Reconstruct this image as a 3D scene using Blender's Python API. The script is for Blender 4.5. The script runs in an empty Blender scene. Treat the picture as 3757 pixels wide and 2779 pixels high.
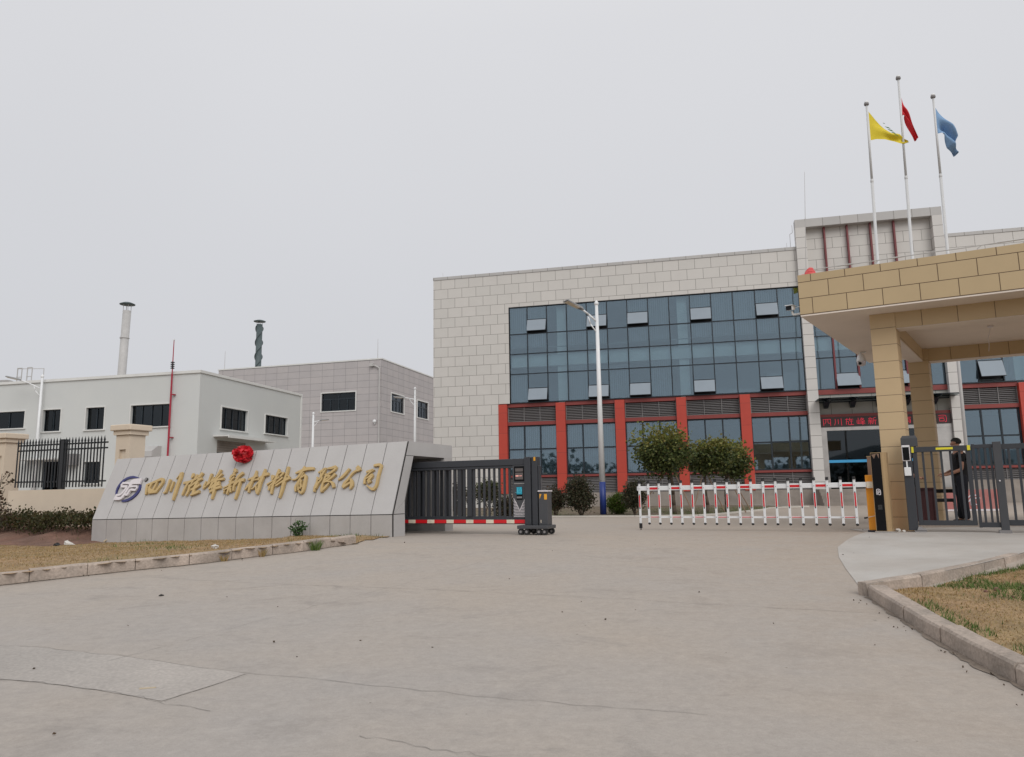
import bpy, math, random
from mathutils import Vector, Matrix, Euler
R = math.radians
random.seed(11)
sc = bpy.context.scene
C = sc.collection

# ------------------------------------------------------------------ camera
cam_data = bpy.data.cameras.new('camera')
cam = bpy.data.objects.new('camera', cam_data); C.objects.link(cam)
cam_data.sensor_fit = 'HORIZONTAL'; cam_data.sensor_width = 36.0
cam_data.lens = 36.0 * 2760.0 / 3757.0
cam_data.clip_start = 0.05; cam_data.clip_end = 3000
cam.location = (0, 0, 0.75)
cam.rotation_euler = (Matrix.Rotation(R(90 + 8.68), 3, 'X') @ Matrix.Rotation(R(-0.89), 3, 'Z')).to_euler()
sc.camera = cam

# ------------------------------------------------------------------ sky and sun (overcast)
SUN_EL, SUN_AZ = 38.0, 162.0          # azimuth measured from +Y clockwise; behind the camera
world = bpy.data.worlds.new('World'); sc.world = world; world.use_nodes = True
wn = world.node_tree.nodes; wl = world.node_tree.links
for n in list(wn): wn.remove(n)
w_out = wn.new('ShaderNodeOutputWorld'); w_bg = wn.new('ShaderNodeBackground'); w_bg.inputs['Strength'].default_value = 0.1
w_sky = wn.new('ShaderNodeTexSky'); w_sky.sky_type = 'NISHITA'; w_sky.sun_disc = False
w_sky.sun_elevation = R(SUN_EL); w_sky.sun_rotation = R(SUN_AZ); w_sky.dust_density = 4.0
w_hsv = wn.new('ShaderNodeHueSaturation'); w_hsv.inputs['Saturation'].default_value = 0.12
w_tc = wn.new('ShaderNodeTexCoord'); w_sep = wn.new('ShaderNodeSeparateXYZ')
w_ramp = wn.new('ShaderNodeValToRGB')
cr = w_ramp.color_ramp
cr.elements[0].position = 0.0; cr.elements[0].color = (.62, .63, .665, 1)
cr.elements[1].position = 1.0; cr.elements[1].color = (1.0, 1.0, 1.0, 1)
e = cr.elements.new(0.25); e.color = (.665, .675, .71, 1)
e = cr.elements.new(0.55); e.color = (.74, .745, .775, 1)
w_noise = wn.new('ShaderNodeTexNoise'); w_noise.inputs['Scale'].default_value = 1.1; w_noise.inputs['Detail'].default_value = 3
w_nm = wn.new('ShaderNodeMapRange'); w_nm.inputs['To Min'].default_value = 9.3; w_nm.inputs['To Max'].default_value = 10.5
w_sc = wn.new('ShaderNodeVectorMath'); w_sc.operation = 'SCALE'
w_mix = wn.new('ShaderNodeMix'); w_mix.data_type = 'RGBA'; w_mix.inputs['Factor'].default_value = 0.92
wl.new(w_tc.outputs['Generated'], w_sep.inputs[0]); wl.new(w_sep.outputs['Z'], w_ramp.inputs[0])
wl.new(w_tc.outputs['Generated'], w_noise.inputs['Vector']); wl.new(w_noise.outputs['Fac'], w_nm.inputs['Value'])
wl.new(w_ramp.outputs['Color'], w_sc.inputs[0]); wl.new(w_nm.outputs['Result'], w_sc.inputs['Scale'])
wl.new(w_sky.outputs['Color'], w_hsv.inputs['Color'])
wl.new(w_hsv.outputs['Color'], w_mix.inputs[6]); wl.new(w_sc.outputs['Vector'], w_mix.inputs[7])
wl.new(w_mix.outputs[2], w_bg.inputs['Color']); wl.new(w_bg.outputs[0], w_out.inputs['Surface'])

sun_d = bpy.data.lights.new('sun', 'SUN'); sun_d.energy = 1.4; sun_d.angle = R(40); sun_d.color = (1, .965, .92)
sun = bpy.data.objects.new('sun', sun_d); C.objects.link(sun)
sd = Vector((math.sin(R(SUN_AZ)) * math.cos(R(SUN_EL)), math.cos(R(SUN_AZ)) * math.cos(R(SUN_EL)), math.sin(R(SUN_EL))))
sun.rotation_euler = sd.to_track_quat('Z', 'Y').to_euler()

vs = sc.view_settings
vs.view_transform = 'Standard'; vs.look = 'None'; vs.gamma = 1.0; vs.exposure = 0.0; vs.use_curve_mapping = False

# ------------------------------------------------------------------ helpers
class MB:
    """Collects boxes, tubes, strips; build() links them as ONE mesh object."""
    def __init__(s): s.v = []; s.f = []; s.m = []
    def add(s, vs, fs, mi=0):
        o = len(s.v); s.v += [tuple(p) for p in vs]
        for f in fs: s.f.append(tuple(i + o for i in f)); s.m.append(mi)
        return s
    def box(s, x0, x1, y0, y1, z0, z1, mi=0):
        return s.add([(x0,y0,z0),(x1,y0,z0),(x1,y1,z0),(x0,y1,z0),(x0,y0,z1),(x1,y0,z1),(x1,y1,z1),(x0,y1,z1)],
              [(0,3,2,1),(4,5,6,7),(0,1,5,4),(1,2,6,5),(2,3,7,6),(3,0,4,7)], mi)
    def hexa(s, p, mi=0):   # 8 points, bottom ring then top ring, counter-clockwise from above
        return s.add(p, [(0,3,2,1),(4,5,6,7),(0,1,5,4),(1,2,6,5),(2,3,7,6),(3,0,4,7)], mi)
    def cyl(s, p0, p1, r0, r1=None, n=12, mi=0, caps=True):
        r1 = r0 if r1 is None else r1
        p0 = Vector(p0); p1 = Vector(p1); d = (p1 - p0).normalized()
        a = d.orthogonal().normalized(); b = d.cross(a)
        vs = []
        for p, r in ((p0, r0), (p1, r1)):
            for i in range(n):
                t = 2 * math.pi * i / n; vs.append(p + a * (r * math.cos(t)) + b * (r * math.sin(t)))
        fs = [(i, (i + 1) % n, n + (i + 1) % n, n + i) for i in range(n)]
        if caps: fs += [tuple(range(n - 1, -1, -1)), tuple(range(n, 2 * n))]
        return s.add(vs, fs, mi)
    def tube(s, pts, r, n=8, mi=0):
        for a, b in zip(pts[:-1], pts[1:]): s.cyl(a, b, r, r, n, mi)
        return s
    def bar(s, p0, p1, w, h, mi=0):
        p0 = Vector(p0); p1 = Vector(p1); d = (p1 - p0).normalized()
        up = Vector((0,0,1)) if abs(d.z) < .95 else Vector((0,1,0))
        a = d.cross(up).normalized() * (w / 2); b = a.cross(d).normalized() * (h / 2)
        vs = [p0-a-b, p0+a-b, p0+a+b, p0-a+b, p1-a-b, p1+a-b, p1+a+b, p1-a+b]
        return s.add(vs, [(0,1,2,3),(7,6,5,4),(0,4,5,1),(1,5,6,2),(2,6,7,3),(3,7,4,0)], mi)
    def sph(s, c, r, seg=14, ring=9, mi=0, fn=None):
        rx, ry, rz = (r, r, r) if not hasattr(r, '__len__') else r
        vs = []
        for j in range(ring + 1):
            ph = math.pi * j / ring
            for i in range(seg):
                t = 2 * math.pi * i / seg
                k = fn(t, ph) if fn else 1
                vs.append((c[0] + k*rx*math.sin(ph)*math.cos(t), c[1] + k*ry*math.sin(ph)*math.sin(t), c[2] + k*rz*math.cos(ph)))
        fs = []
        for j in range(ring):
            for i in range(seg):
                a = j*seg+i; b = j*seg+(i+1) % seg
                fs.append((a, a+seg, b+seg, b))
        return s.add(vs, fs, mi)
    def lathe(s, prof, c=(0,0,0), n=16, mi=0):
        vs = []
        for r, z in prof:
            for i in range(n):
                t = 2*math.pi*i/n; vs.append((c[0]+r*math.cos(t), c[1]+r*math.sin(t), c[2]+z))
        fs = []
        for j in range(len(prof)-1):
            for i in range(n):
                a = j*n+i; b = j*n+(i+1) % n; fs.append((a, b, b+n, a+n))
        fs += [tuple(range(n-1,-1,-1)), tuple(range((len(prof)-1)*n, len(prof)*n))]
        return s.add(vs, fs, mi)
    def strokes(s, sts, o, ax, ay, an, h0, h1, mi=0):
        """brush strokes [(x,y,w)...] on the plane o+x*ax+y*ay, standing from h0 to h1 along an"""
        o = Vector(o); ax = Vector(ax); ay = Vector(ay); an = Vector(an)
        for k, st in enumerate(sts):
            P = [Vector((p[0], p[1])) for p in st]; W = [p[2] for p in st]
            if len(P) > 2:      # smooth once
                Q = [P[0]]; V = [W[0]]
                for i in range(len(P)-1):
                    p0 = P[max(i-1,0)]; p1 = P[i]; p2 = P[i+1]; p3 = P[min(i+2,len(P)-1)]
                    for t in (.5, 1.0):
                        q = .5*((2*p1)+(p2-p0)*t+(2*p0-5*p1+4*p2-p3)*t*t+(3*p1-p0-3*p2+p3)*t**3) if t < 1 else p2
                        Q.append(q); V.append(W[i]+(W[i+1]-W[i])*t)
                P, W = Q, V
            Lp = []; Rp = []
            for i, p in enumerate(P):
                d = (P[min(i+1,len(P)-1)] - P[max(i-1,0)])
                d = d.normalized() if d.length > 1e-6 else Vector((1,0))
                nn = Vector((-d.y, d.x)) * (W[i]/2)
                if i == 0: p = p - d*W[i]*.3
                if i == len(P)-1: p = p + d*W[i]*.3
                Lp.append(p+nn); Rp.append(p-nn)
            hh = h1 + .0007*k
            n = len(P); vs = []
            for h in (h0, hh):
                for q in Lp: vs.append(o+ax*q.x+ay*q.y+an*h)
                for q in Rp: vs.append(o+ax*q.x+ay*q.y+an*h)
            fs = []
            for i in range(n-1):
                fs.append((2*n+i, 2*n+i+1, 3*n+i+1, 3*n+i))
                fs.append((i, 2*n+i, 2*n+i+1, i+1)); fs.append((n+i, n+i+1, 3*n+i+1, 3*n+i))
            fs.append((0, n, 3*n, 2*n)); fs.append((n-1, 3*n-1, 4*n-1, 2*n-1))
            s.add(vs, fs, mi)
        return s
    def build(s, name, mats, parent=None, smooth=False, bevel=0, seg=2):
        me = bpy.data.meshes.new(name); me.from_pydata(s.v, [], s.f)
        mats = mats if isinstance(mats, (list, tuple)) else [mats]
        for m in mats: me.materials.append(m)
        if len(mats) > 1: me.polygons.foreach_set('material_index', s.m)
        if smooth: me.polygons.foreach_set('use_smooth', [True]*len(me.polygons))
        me.update()
        o = bpy.data.objects.new(name, me); C.objects.link(o)
        if parent: o.parent = parent
        if bevel:
            b = o.modifiers.new('bevel', 'BEVEL'); b.width = bevel; b.segments = seg; b.limit_method = 'ANGLE'
        return o

def tag(o, label, cat, group=None):
    o['label'] = label; o['category'] = cat
    if group: o['group'] = group
    return o
def thing(name, label, cat, loc=(0,0,0), yaw=0, group=None):
    o = bpy.data.objects.new(name, None); C.objects.link(o); o.empty_display_size = .2
    o.location = loc; o.rotation_euler = (0, 0, R(yaw))
    return tag(o, label, cat, group)
def struct(o, kind='structure'): o['kind'] = kind; return o
def kids(o): return [c for c in bpy.data.objects if c.parent == o]
def dup(root, loc, yaw, label, scale=1.0):
    r = root.copy(); C.objects.link(r); r.location = loc; r.rotation_euler = (0,0,R(yaw)); r.scale = (scale,)*3; r['label'] = label
    for ch in kids(root):
        c = ch.copy(); C.objects.link(c); c.parent = r
        for g in kids(ch):
            d = g.copy(); C.objects.link(d); d.parent = c
    return r

# ------------------------------------------------------------------ materials
def newmat(name):
    m = bpy.data.materials.new(name); m.use_nodes = True
    nt = m.node_tree; b = nt.nodes['Principled BSDF']
    return m, nt, b
def mat(name, col, rough=.7, var=.06, vs=2.0, bump=0.0, bs=60.0, metal=0.0, spec=.5, col2=None, c2s=.6, c2=.5, coat=0, fine=.03):
    """plain paint / stone / concrete with broad and fine colour variation"""
    m, nt, b = newmat(name); N = nt.nodes; L = nt.links
    tc = N.new('ShaderNodeTexCoord')
    n1 = N.new('ShaderNodeTexNoise'); n1.inputs['Scale'].default_value = vs; n1.inputs['Detail'].default_value = 7; n1.inputs['Roughness'].default_value = .6
    n2 = N.new('ShaderNodeTexNoise'); n2.inputs['Scale'].default_value = bs; n2.inputs['Detail'].default_value = 4
    for n in (n1, n2): L.new(tc.outputs['Object'], n.inputs['Vector'])
    mr = N.new('ShaderNodeMapRange'); mr.inputs['From Min'].default_value = .3; mr.inputs['From Max'].default_value = .7
    mr.inputs['To Min'].default_value = 1-var; mr.inputs['To Max'].default_value = 1+var
    mr2 = N.new('ShaderNodeMapRange'); mr2.inputs['From Min'].default_value = .3; mr2.inputs['From Max'].default_value = .7
    mr2.inputs['To Min'].default_value = 1-fine; mr2.inputs['To Max'].default_value = 1+fine
    L.new(n1.outputs['Fac'], mr.inputs['Value']); L.new(n2.outputs['Fac'], mr2.inputs['Value'])
    mu = N.new('ShaderNodeMath'); mu.operation = 'MULTIPLY'; L.new(mr.outputs[0], mu.inputs[0]); L.new(mr2.outputs[0], mu.inputs[1])
    sv = N.new('ShaderNodeVectorMath'); sv.operation = 'SCALE'; L.new(mu.outputs[0], sv.inputs['Scale'])
    if col2:
        n3 = N.new('ShaderNodeTexNoise'); n3.inputs['Scale'].default_value = c2s; n3.inputs['Detail'].default_value = 6; n3.inputs['Roughness'].default_value = .65
        L.new(tc.outputs['Object'], n3.inputs['Vector'])
        mr3 = N.new('ShaderNodeMapRange'); mr3.inputs['From Min'].default_value = .38; mr3.inputs['From Max'].default_value = .66; mr3.inputs['To Max'].default_value = c2
        L.new(n3.outputs['Fac'], mr3.inputs['Value'])
        mx = N.new('ShaderNodeMix'); mx.data_type = 'RGBA'; mx.inputs[6].default_value = (*col, 1); mx.inputs[7].default_value = (*col2, 1)
        L.new(mr3.outputs[0], mx.inputs['Factor']); L.new(mx.outputs[2], sv.inputs[0])
    else:
        sv.inputs[0].default_value = col
    L.new(sv.outputs[0], b.inputs['Base Color'])
    b.inputs['Roughness'].default_value = rough; b.inputs['Metallic'].default_value = metal
    b.inputs['Specular IOR Level'].default_value = spec; b.inputs['Coat Weight'].default_value = coat
    if bump:
        bp = N.new('ShaderNodeBump'); bp.inputs['Strength'].default_value = bump; bp.inputs['Distance'].default_value = .01
        L.new(n2.outputs['Fac'], bp.inputs['Height']); L.new(bp.outputs[0], b.inputs['Normal'])
    return m
def tiles(name, c1, c2, joint, w, h, ox=0, oz=0, off=.5, ms=.01, rough=.65, var=.05, stain=None, ax=(1,1,0)):
    """masonry / panel grid over u = x+y, v = z of the object, with panel-to-panel variation"""
    m, nt, b = newmat(name); N = nt.nodes; L = nt.links
    tc = N.new('ShaderNodeTexCoord'); sp = N.new('ShaderNodeSeparateXYZ'); L.new(tc.outputs['Object'], sp.inputs[0])
    ad = N.new('ShaderNodeMath'); ad.operation = 'ADD'; L.new(sp.outputs['X'], ad.inputs[0]); L.new(sp.outputs['Y'], ad.inputs[1])
    a1 = N.new('ShaderNodeMath'); a1.operation = 'ADD'; a1.inputs[1].default_value = ox; L.new(ad.outputs[0], a1.inputs[0])
    a2 = N.new('ShaderNodeMath'); a2.operation = 'ADD'; a2.inputs[1].default_value = oz; L.new(sp.outputs['Z'], a2.inputs[0])
    cb = N.new('ShaderNodeCombineXYZ'); L.new(a1.outputs[0], cb.inputs[0]); L.new(a2.outputs[0], cb.inputs[1])
    br = N.new('ShaderNodeTexBrick'); br.offset = off; br.offset_frequency = 2; br.squash = 1; br.squash_frequency = 1
    br.inputs['Scale'].default_value = 1; br.inputs['Brick Width'].default_value = w; br.inputs['Row Height'].default_value = h
    br.inputs['Mortar Size'].default_value = ms; br.inputs['Mortar Smooth'].default_value = .1; br.inputs['Bias'].default_value = 0
    br.inputs['Color1'].default_value = (*c1, 1); br.inputs['Color2'].default_value = (*c2, 1); br.inputs['Mortar'].default_value = (*joint, 1)
    L.new(cb.outputs[0], br.inputs['Vector'])
    n1 = N.new('ShaderNodeTexNoise'); n1.inputs['Scale'].default_value = .9; n1.inputs['Detail'].default_value = 8; n1.inputs['Roughness'].default_value = .65
    L.new(tc.outputs['Object'], n1.inputs['Vector'])
    mr = N.new('ShaderNodeMapRange'); mr.inputs['From Min'].default_value = .3; mr.inputs['From Max'].default_value = .7
    mr.inputs['To Min'].default_value = 1-var; mr.inputs['To Max'].default_value = 1+var; L.new(n1.outputs['Fac'], mr.inputs['Value'])
    sv = N.new('ShaderNodeVectorMath'); sv.operation = 'SCALE'; L.new(br.outputs['Color'], sv.inputs[0]); L.new(mr.outputs[0], sv.inputs['Scale'])
    L.new(sv.outputs[0], b.inputs['Base Color']); b.inputs['Roughness'].default_value = rough
    bp = N.new('ShaderNodeBump'); bp.inputs['Strength'].default_value = .5; bp.inputs['Distance'].default_value = -.01
    L.new(br.outputs['Fac'], bp.inputs['Height']); L.new(bp.outputs[0], b.inputs['Normal'])
    return m
def leafmat(name, cols, rough=.55, trans=.25):
    m, nt, b = newmat(name); N = nt.nodes; L = nt.links
    g = N.new('ShaderNodeNewGeometry'); r = N.new('ShaderNodeValToRGB'); r.color_ramp.interpolation = 'LINEAR'
    cr = r.color_ramp; n = len(cols)
    cr.elements[0].color = (*cols[0], 1); cr.elements[1].color = (*cols[-1], 1)
    for i in range(1, n-1):
        e = cr.elements.new(i/(n-1)); e.color = (*cols[i], 1)
    L.new(g.outputs['Random Per Island'], r.inputs[0]); L.new(r.outputs[0], b.inputs['Base Color'])
    b.inputs['Roughness'].default_value = rough; b.inputs['Specular IOR Level'].default_value = .3
    tr = N.new('ShaderNodeBsdfTranslucent'); L.new(r.outputs[0], tr.inputs['Color'])
    mx = N.new('ShaderNodeMixShader'); mx.inputs[0].default_value = trans
    L.new(b.outputs[0], mx.inputs[1]); L.new(tr.outputs[0], mx.inputs[2])
    L.new(mx.outputs[0], N['Material Output'].inputs['Surface'])
    return m
def glassmat(name, tint, refl, base=.16, ior=1.5, rough=.02):
    """coated window glass: part mirror, part tinted see-through"""
    m, nt, b = newmat(name); N = nt.nodes; L = nt.links; N.remove(b)
    t = N.new('ShaderNodeBsdfTransparent'); t.inputs[0].default_value = (*tint, 1)
    g = N.new('ShaderNodeBsdfGlossy'); g.inputs['Color'].default_value = (*refl, 1); g.inputs['Roughness'].default_value = rough
    f = N.new('ShaderNodeFresnel'); f.inputs[0].default_value = ior
    a = N.new('ShaderNodeMath'); a.operation = 'ADD'; a.inputs[1].default_value = base; a.use_clamp = True; L.new(f.outputs[0], a.inputs[0])
    mx = N.new('ShaderNodeMixShader'); L.new(a.outputs[0], mx.inputs[0]); L.new(t.outputs[0], mx.inputs[1]); L.new(g.outputs[0], mx.inputs[2])
    L.new(mx.outputs[0], N['Material Output'].inputs['Surface'])
    return m
def glow(name, col, s):
    m, nt, b = newmat(name); b.inputs['Base Color'].default_value = (*col, 1); b.inputs['Emission Color'].default_value = (*col, 1); b.inputs['Emission Strength'].default_value = s
    return m

def concrete_road():
    m, nt, b = newmat('road_concrete'); N = nt.nodes; L = nt.links
    tc = N.new('ShaderNodeTexCoord')
    def noise(scale, detail=6, rough=.6, stretch=None, dist=0):
        n = N.new('ShaderNodeTexNoise'); n.inputs['Scale'].default_value = scale; n.inputs['Detail'].default_value = detail
        n.inputs['Roughness'].default_value = rough; n.inputs['Distortion'].default_value = dist
        if stretch:
            mp = N.new('ShaderNodeMapping'); mp.inputs['Scale'].default_value = stretch; mp.inputs['Rotation'].default_value = (0,0,R(18)); L.new(tc.outputs['Object'], mp.inputs[0]); L.new(mp.outputs[0], n.inputs['Vector'])
        else: L.new(tc.outputs['Object'], n.inputs['Vector'])
        return n
    def rng(src, a, b_, c, d):
        r = N.new('ShaderNodeMapRange'); r.inputs['From Min'].default_value = a; r.inputs['From Max'].default_value = b_
        r.inputs['To Min'].default_value = c; r.inputs['To Max'].default_value = d; L.new(src, r.inputs['Value']); return r.outputs[0]
    def mix(fac, a, b_):
        x = N.new('ShaderNodeMix'); x.data_type = 'RGBA'; L.new(fac, x.inputs['Factor'])
        for i, q in ((6, a), (7, b_)):
            if isinstance(q, tuple): x.inputs[i].default_value = (*q, 1)
            else: L.new(q, x.inputs[i])
        return x.outputs[2]
    big = noise(.22, 6, .6); mid = noise(.9, 8, .7, (1, 2.2, 1)); fine = noise(14, 6, .7); grit = noise(140, 3, .7)
    blot = noise(1.7, 8, .72, (.8, 1.3, 1), .5); streak = noise(6, 9, .8, (.6, 1.8, 1), .4); mot = noise(38, 5, .75); mid2 = noise(9, 6, .7)
    c = mix(rng(big.outputs['Fac'], .38, .62, 0, 1), (.352, .326, .305), (.375, .330, .288))
    # clay dust brought by wheels: warmer across the crest of the ramp
    sp = N.new('ShaderNodeSeparateXYZ'); L.new(tc.outputs['Object'], sp.inputs[0])
    crest = rng(sp.outputs['Y'], 5.5, 12.5, 0, .55)
    mm = N.new('ShaderNodeMath'); mm.operation = 'MULTIPLY'; L.new(crest, mm.inputs[0]); L.new(rng(mid.outputs['Fac'], .3, .65, .3, 1.0), mm.inputs[1])
    c = mix(mm.outputs[0], c, (.400, .335, .275))
    c = mix(rng(blot.outputs['Fac'], .54, .72, 0, .50), c, (.225, .205, .190))
    c = mix(rng(streak.outputs['Fac'], .55, .74, 0, .50), c, (.225, .212, .200))
    c = mix(rng(streak.outputs['Fac'], .45, .28, 0, .35), c, (.47, .435, .40))
    vo = N.new('ShaderNodeTexVoronoi'); vo.inputs['Scale'].default_value = 2.3; vo.inputs['Randomness'].default_value = 1
    L.new(tc.outputs['Object'], vo.inputs['Vector'])
    c = mix(rng(vo.outputs['Distance'], .012, .022, .75, 0), c, (.09, .08, .07))
    warm = rng(sp.outputs['X'], .8, 4.2, 0, .75)
    m3 = N.new('ShaderNodeMath'); m3.operation = 'MULTIPLY'; L.new(warm, m3.inputs[0]); L.new(rng(blot.outputs['Fac'], .35, .6, .15, 1.0), m3.inputs[1])
    c = mix(m3.outputs[0], c, (.375, .315, .262))
    v = N.new('ShaderNodeVectorMath'); v.operation = 'SCALE'; L.new(c, v.inputs[0])
    mu = N.new('ShaderNodeMath'); mu.operation = 'MULTIPLY'; L.new(rng(fine.outputs['Fac'], .3, .7, .94, 1.06), mu.inputs[0]); L.new(rng(grit.outputs['Fac'], .3, .7, .92, 1.08), mu.inputs[1])
    m4 = N.new('ShaderNodeMath'); m4.operation = 'MULTIPLY'; L.new(rng(mot.outputs['Fac'], .3, .7, .945, 1.055), m4.inputs[0]); L.new(rng(mid2.outputs['Fac'], .3, .7, .96, 1.04), m4.inputs[1])
    m5 = N.new('ShaderNodeMath'); m5.operation = 'MULTIPLY'; L.new(mu.outputs[0], m5.inputs[0]); L.new(m4.outputs[0], m5.inputs[1])
    L.new(m5.outputs[0], v.inputs['Scale']); L.new(v.outputs[0], b.inputs['Base Color'])
    b.inputs['Roughness'].default_value = .85; b.inputs['Specular IOR Level'].default_value = .25
    bp = N.new('ShaderNodeBump'); bp.inputs['Strength'].default_value = .25; bp.inputs['Distance'].default_value = .008
    ad = N.new('ShaderNodeMath'); ad.operation = 'ADD'; L.new(fine.outputs['Fac'], ad.inputs[0]); L.new(grit.outputs['Fac'], ad.inputs[1])
    L.new(ad.outputs[0], bp.inputs['Height']); L.new(bp.outputs[0], b.inputs['Normal'])
    return m

m_road = concrete_road()
m_pad = mat('pad_concrete', (.455, .435, .41), .85, .07, 1.2, .2, 90, col2=(.36, .32, .285), c2s=.8, c2=.6, fine=.06)
m_kerb = mat('kerb_stone', (.43, .355, .30), .85, .2, 2.2, .7, 38, col2=(.25, .215, .185), c2s=1.9, c2=.85, fine=.16)
m_crack = mat('crack_dark', (.20, .185, .17), .9)
m_soil = mat('red_soil', (.20, .105, .075), .95, .35, 3, .8, 25, col2=(.13, .08, .06), c2s=1.5, c2=.8, fine=.2)
m_turf = mat('dry_turf', (.30, .195, .105), .95, .25, 3, .9, 34, col2=(.235, .175, .085), c2s=.8, c2=.8, fine=.28)
m_bed = mat('bed_soil', (.16, .115, .085), .95, .3, 2, .6, 20, col2=(.11, .105, .055), c2s=.5, c2=.8, fine=.2)
m_ground = mat('far_ground', (.2, .18, .14), .95, .2, .05)
m_drygrass = leafmat('dry_grass_blades', [(.44,.29,.15), (.38,.25,.125), (.33,.22,.10), (.29,.21,.085), (.24,.19,.07), (.40,.28,.14)], .8, .2)
m_greengrass = leafmat('green_grass_blades', [(.05,.10,.02), (.08,.14,.03), (.11,.17,.04), (.16,.19,.06)], .7, .25)
m_clad = tiles('cladding_panels', (.565,.545,.515), (.595,.57,.54), (.17,.155,.14), .893, .605, -.0435, .115, .5, .010, .6, .03)
m_clad_strip = tiles('cladding_strip', (.585,.565,.54), (.61,.59,.565), (.17,.155,.14), 30, .605, 0, .115, 0, .012, .6, .035)
m_copestone = tiles('coping_panels', (.44,.43,.42), (.47,.455,.44), (.17,.155,.14), .893, 4, .0, 2, 0, .012, .6, .03)
m_soffit = mat('shaded_soffit', (.52,.50,.47), .7)
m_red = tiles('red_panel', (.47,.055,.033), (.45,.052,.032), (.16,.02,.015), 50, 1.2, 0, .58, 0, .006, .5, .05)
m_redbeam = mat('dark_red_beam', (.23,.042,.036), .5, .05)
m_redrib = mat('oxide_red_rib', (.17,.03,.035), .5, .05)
m_frame = mat('window_frame_dark', (.012,.02,.028), .4, .02)
m_glass = glassmat('curtain_glass', (.77,.86,.885), (.70,.84,.95), .13)
m_glass_vent = glassmat('vent_glass', (.55,.68,.74), (.86,.93,1.0), .42, rough=.12)
m_vent = mat('pale_vent_pane', (.27,.315,.36), .5, .04, 1.5, spec=.2)  # even, opaque pale blue-grey for the open vent panes
m_int = mat('interior_paint', (.34,.33,.33), .9, .1, .6)
m_intlight = mat('interior_white', (.78,.78,.75), .9, .05)
m_blind = tiles('vertical_blinds', (.25,.245,.25), (.28,.275,.285), (.15,.15,.155), .12, 40, 0, 20, 0, .012, .9, .12)
m_louvre = mat('louvre_grey', (.21,.20,.20), .55, .05)
m_black = mat('recess_black', (.006,.006,.008), .8)
m_plinth = mat('cement_plinth', (.30,.265,.235), .9, .15, 1.2, .3, 40, col2=(.22,.19,.165), c2s=.8, c2=.7)
m_steel = mat('brushed_steel', (.52,.50,.48), .35, .12, 2.0, metal=.85)
m_doorglass = glassmat('door_glass', (.40,.43,.45), (.55,.6,.63), .05)
m_greentile = mat('porch_panel', (.36,.36,.33), .7, .05)
m_led = mat('led_board', (.035,.018,.018), .5, .1)
m_ledred = glow('led_red', (.60,.02,.05), .5)
m_bluetape = mat('blue_strip', (.05,.33,.62), .4)
m_whitepaint = mat('white_powder_coat', (.74,.75,.76), .4, .03)
m_whitewall = mat('white_metal_siding', (.575,.59,.58), .6, .05, .5, col2=(.53,.54,.52), c2s=.25, c2=.7, fine=.015)
m_wtrim = mat('white_trim', (.66,.66,.64), .5, .04)
m_greywall = tiles('grey_wall_panels', (.42,.395,.395), (.45,.42,.415), (.17,.165,.17), 1.24, .633, .0, 0.03, 0, .012, .7, .05)
m_darkwin = glassmat('dark_window', (.30,.32,.34), (.50,.55,.58), .03)
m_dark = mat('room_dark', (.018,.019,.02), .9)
m_chim = mat('galvanised_flue', (.46,.45,.44), .6, .08, 1.5)
m_chimdark = mat('dark_green_flue', (.075,.10,.105), .5, .08)
m_granite = mat('grey_granite', (.47,.46,.455), .55, .035, 1.2, .12, 130, col2=(.42,.405,.40), c2s=.7, c2=.5, fine=.07)
m_granite_base = mat('grey_granite_base', (.44,.425,.415), .55, .06, 1.6, .12, 130, col2=(.365,.345,.335), c2s=1.3, c2=.6, fine=.07)
m_joint = mat('dark_joint', (.045,.042,.04), .9)
m_gold = mat('gold_letter_face', (.50,.36,.165), .5, .08, 4, spec=.4, metal=.1)
m_blue = mat('emblem_blue', (.035,.036,.145), .4)
m_emw = mat('emblem_white', (.66,.62,.64), .4)
m_silk = mat('red_silk', (.56,.018,.03), .42, .1, 8, spec=.5)
m_gate = mat('gate_dark_grey', (.038,.041,.048), .42, .05, 3)
m_gatemid = mat('gate_mid_grey', (.060,.062,.068), .42, .05, 3)
m_stripered = mat('reflective_red', (.62,.012,.018), .35)
m_plate = mat('cream_plate', (.68,.6,.48), .5, .12, 14)
m_screen = mat('dim_screen', (.13,.11,.105), .25)
m_cyan = mat('cyan_panel', (.02,.34,.48), .3)
m_cyanlight = mat('cyan_light', (.15,.66,.78), .3)
m_rubber = mat('black_rubber', (.012,.012,.013), .6)
m_orange = mat('orange_cabinet', (.80,.31,.010), .45, .05)
m_yellow = mat('yellow_sticker', (.70,.62,.03), .5)
m_amber = mat('amber_sticker', (.75,.36,.03), .5)
m_brass = mat('champagne_gold', (.42,.29,.155), .35, .04, 2, metal=.3)
m_brown = mat('brown_box', (.20,.125,.085), .5)
m_gloss = mat('gloss_black', (.006,.006,.007), .22, .02, spec=.22)
m_glossgrey = mat('speaker_grey', (.12,.12,.12), .5)
m_tile = tiles('tan_fascia_tile', (.47,.355,.205), (.495,.375,.22), (.12,.075,.035), .575, .302, .1625, .03, .5, .007, .55, .05)
m_coltile = tiles('tan_column_tile', (.54,.40,.235), (.56,.42,.25), (.20,.14,.085), 9, .305, 4, .065, 0, .005, .55, .05)
m_stucco = mat('warm_soffit_plaster', (.74,.655,.58), .9, .06, .8)
m_beige = mat('beige_render', (.655,.56,.445), .9, .06, .8, .15, 60, col2=(.59,.50,.40), c2s=.5, c2=.7)
m_iron = mat('black_iron', (.015,.017,.02), .45)
m_blade = mat('lamp_blue', (.018,.04,.20), .45, .05)
m_lamp = mat('lamp_head_grey', (.22,.22,.22), .5)
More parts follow.
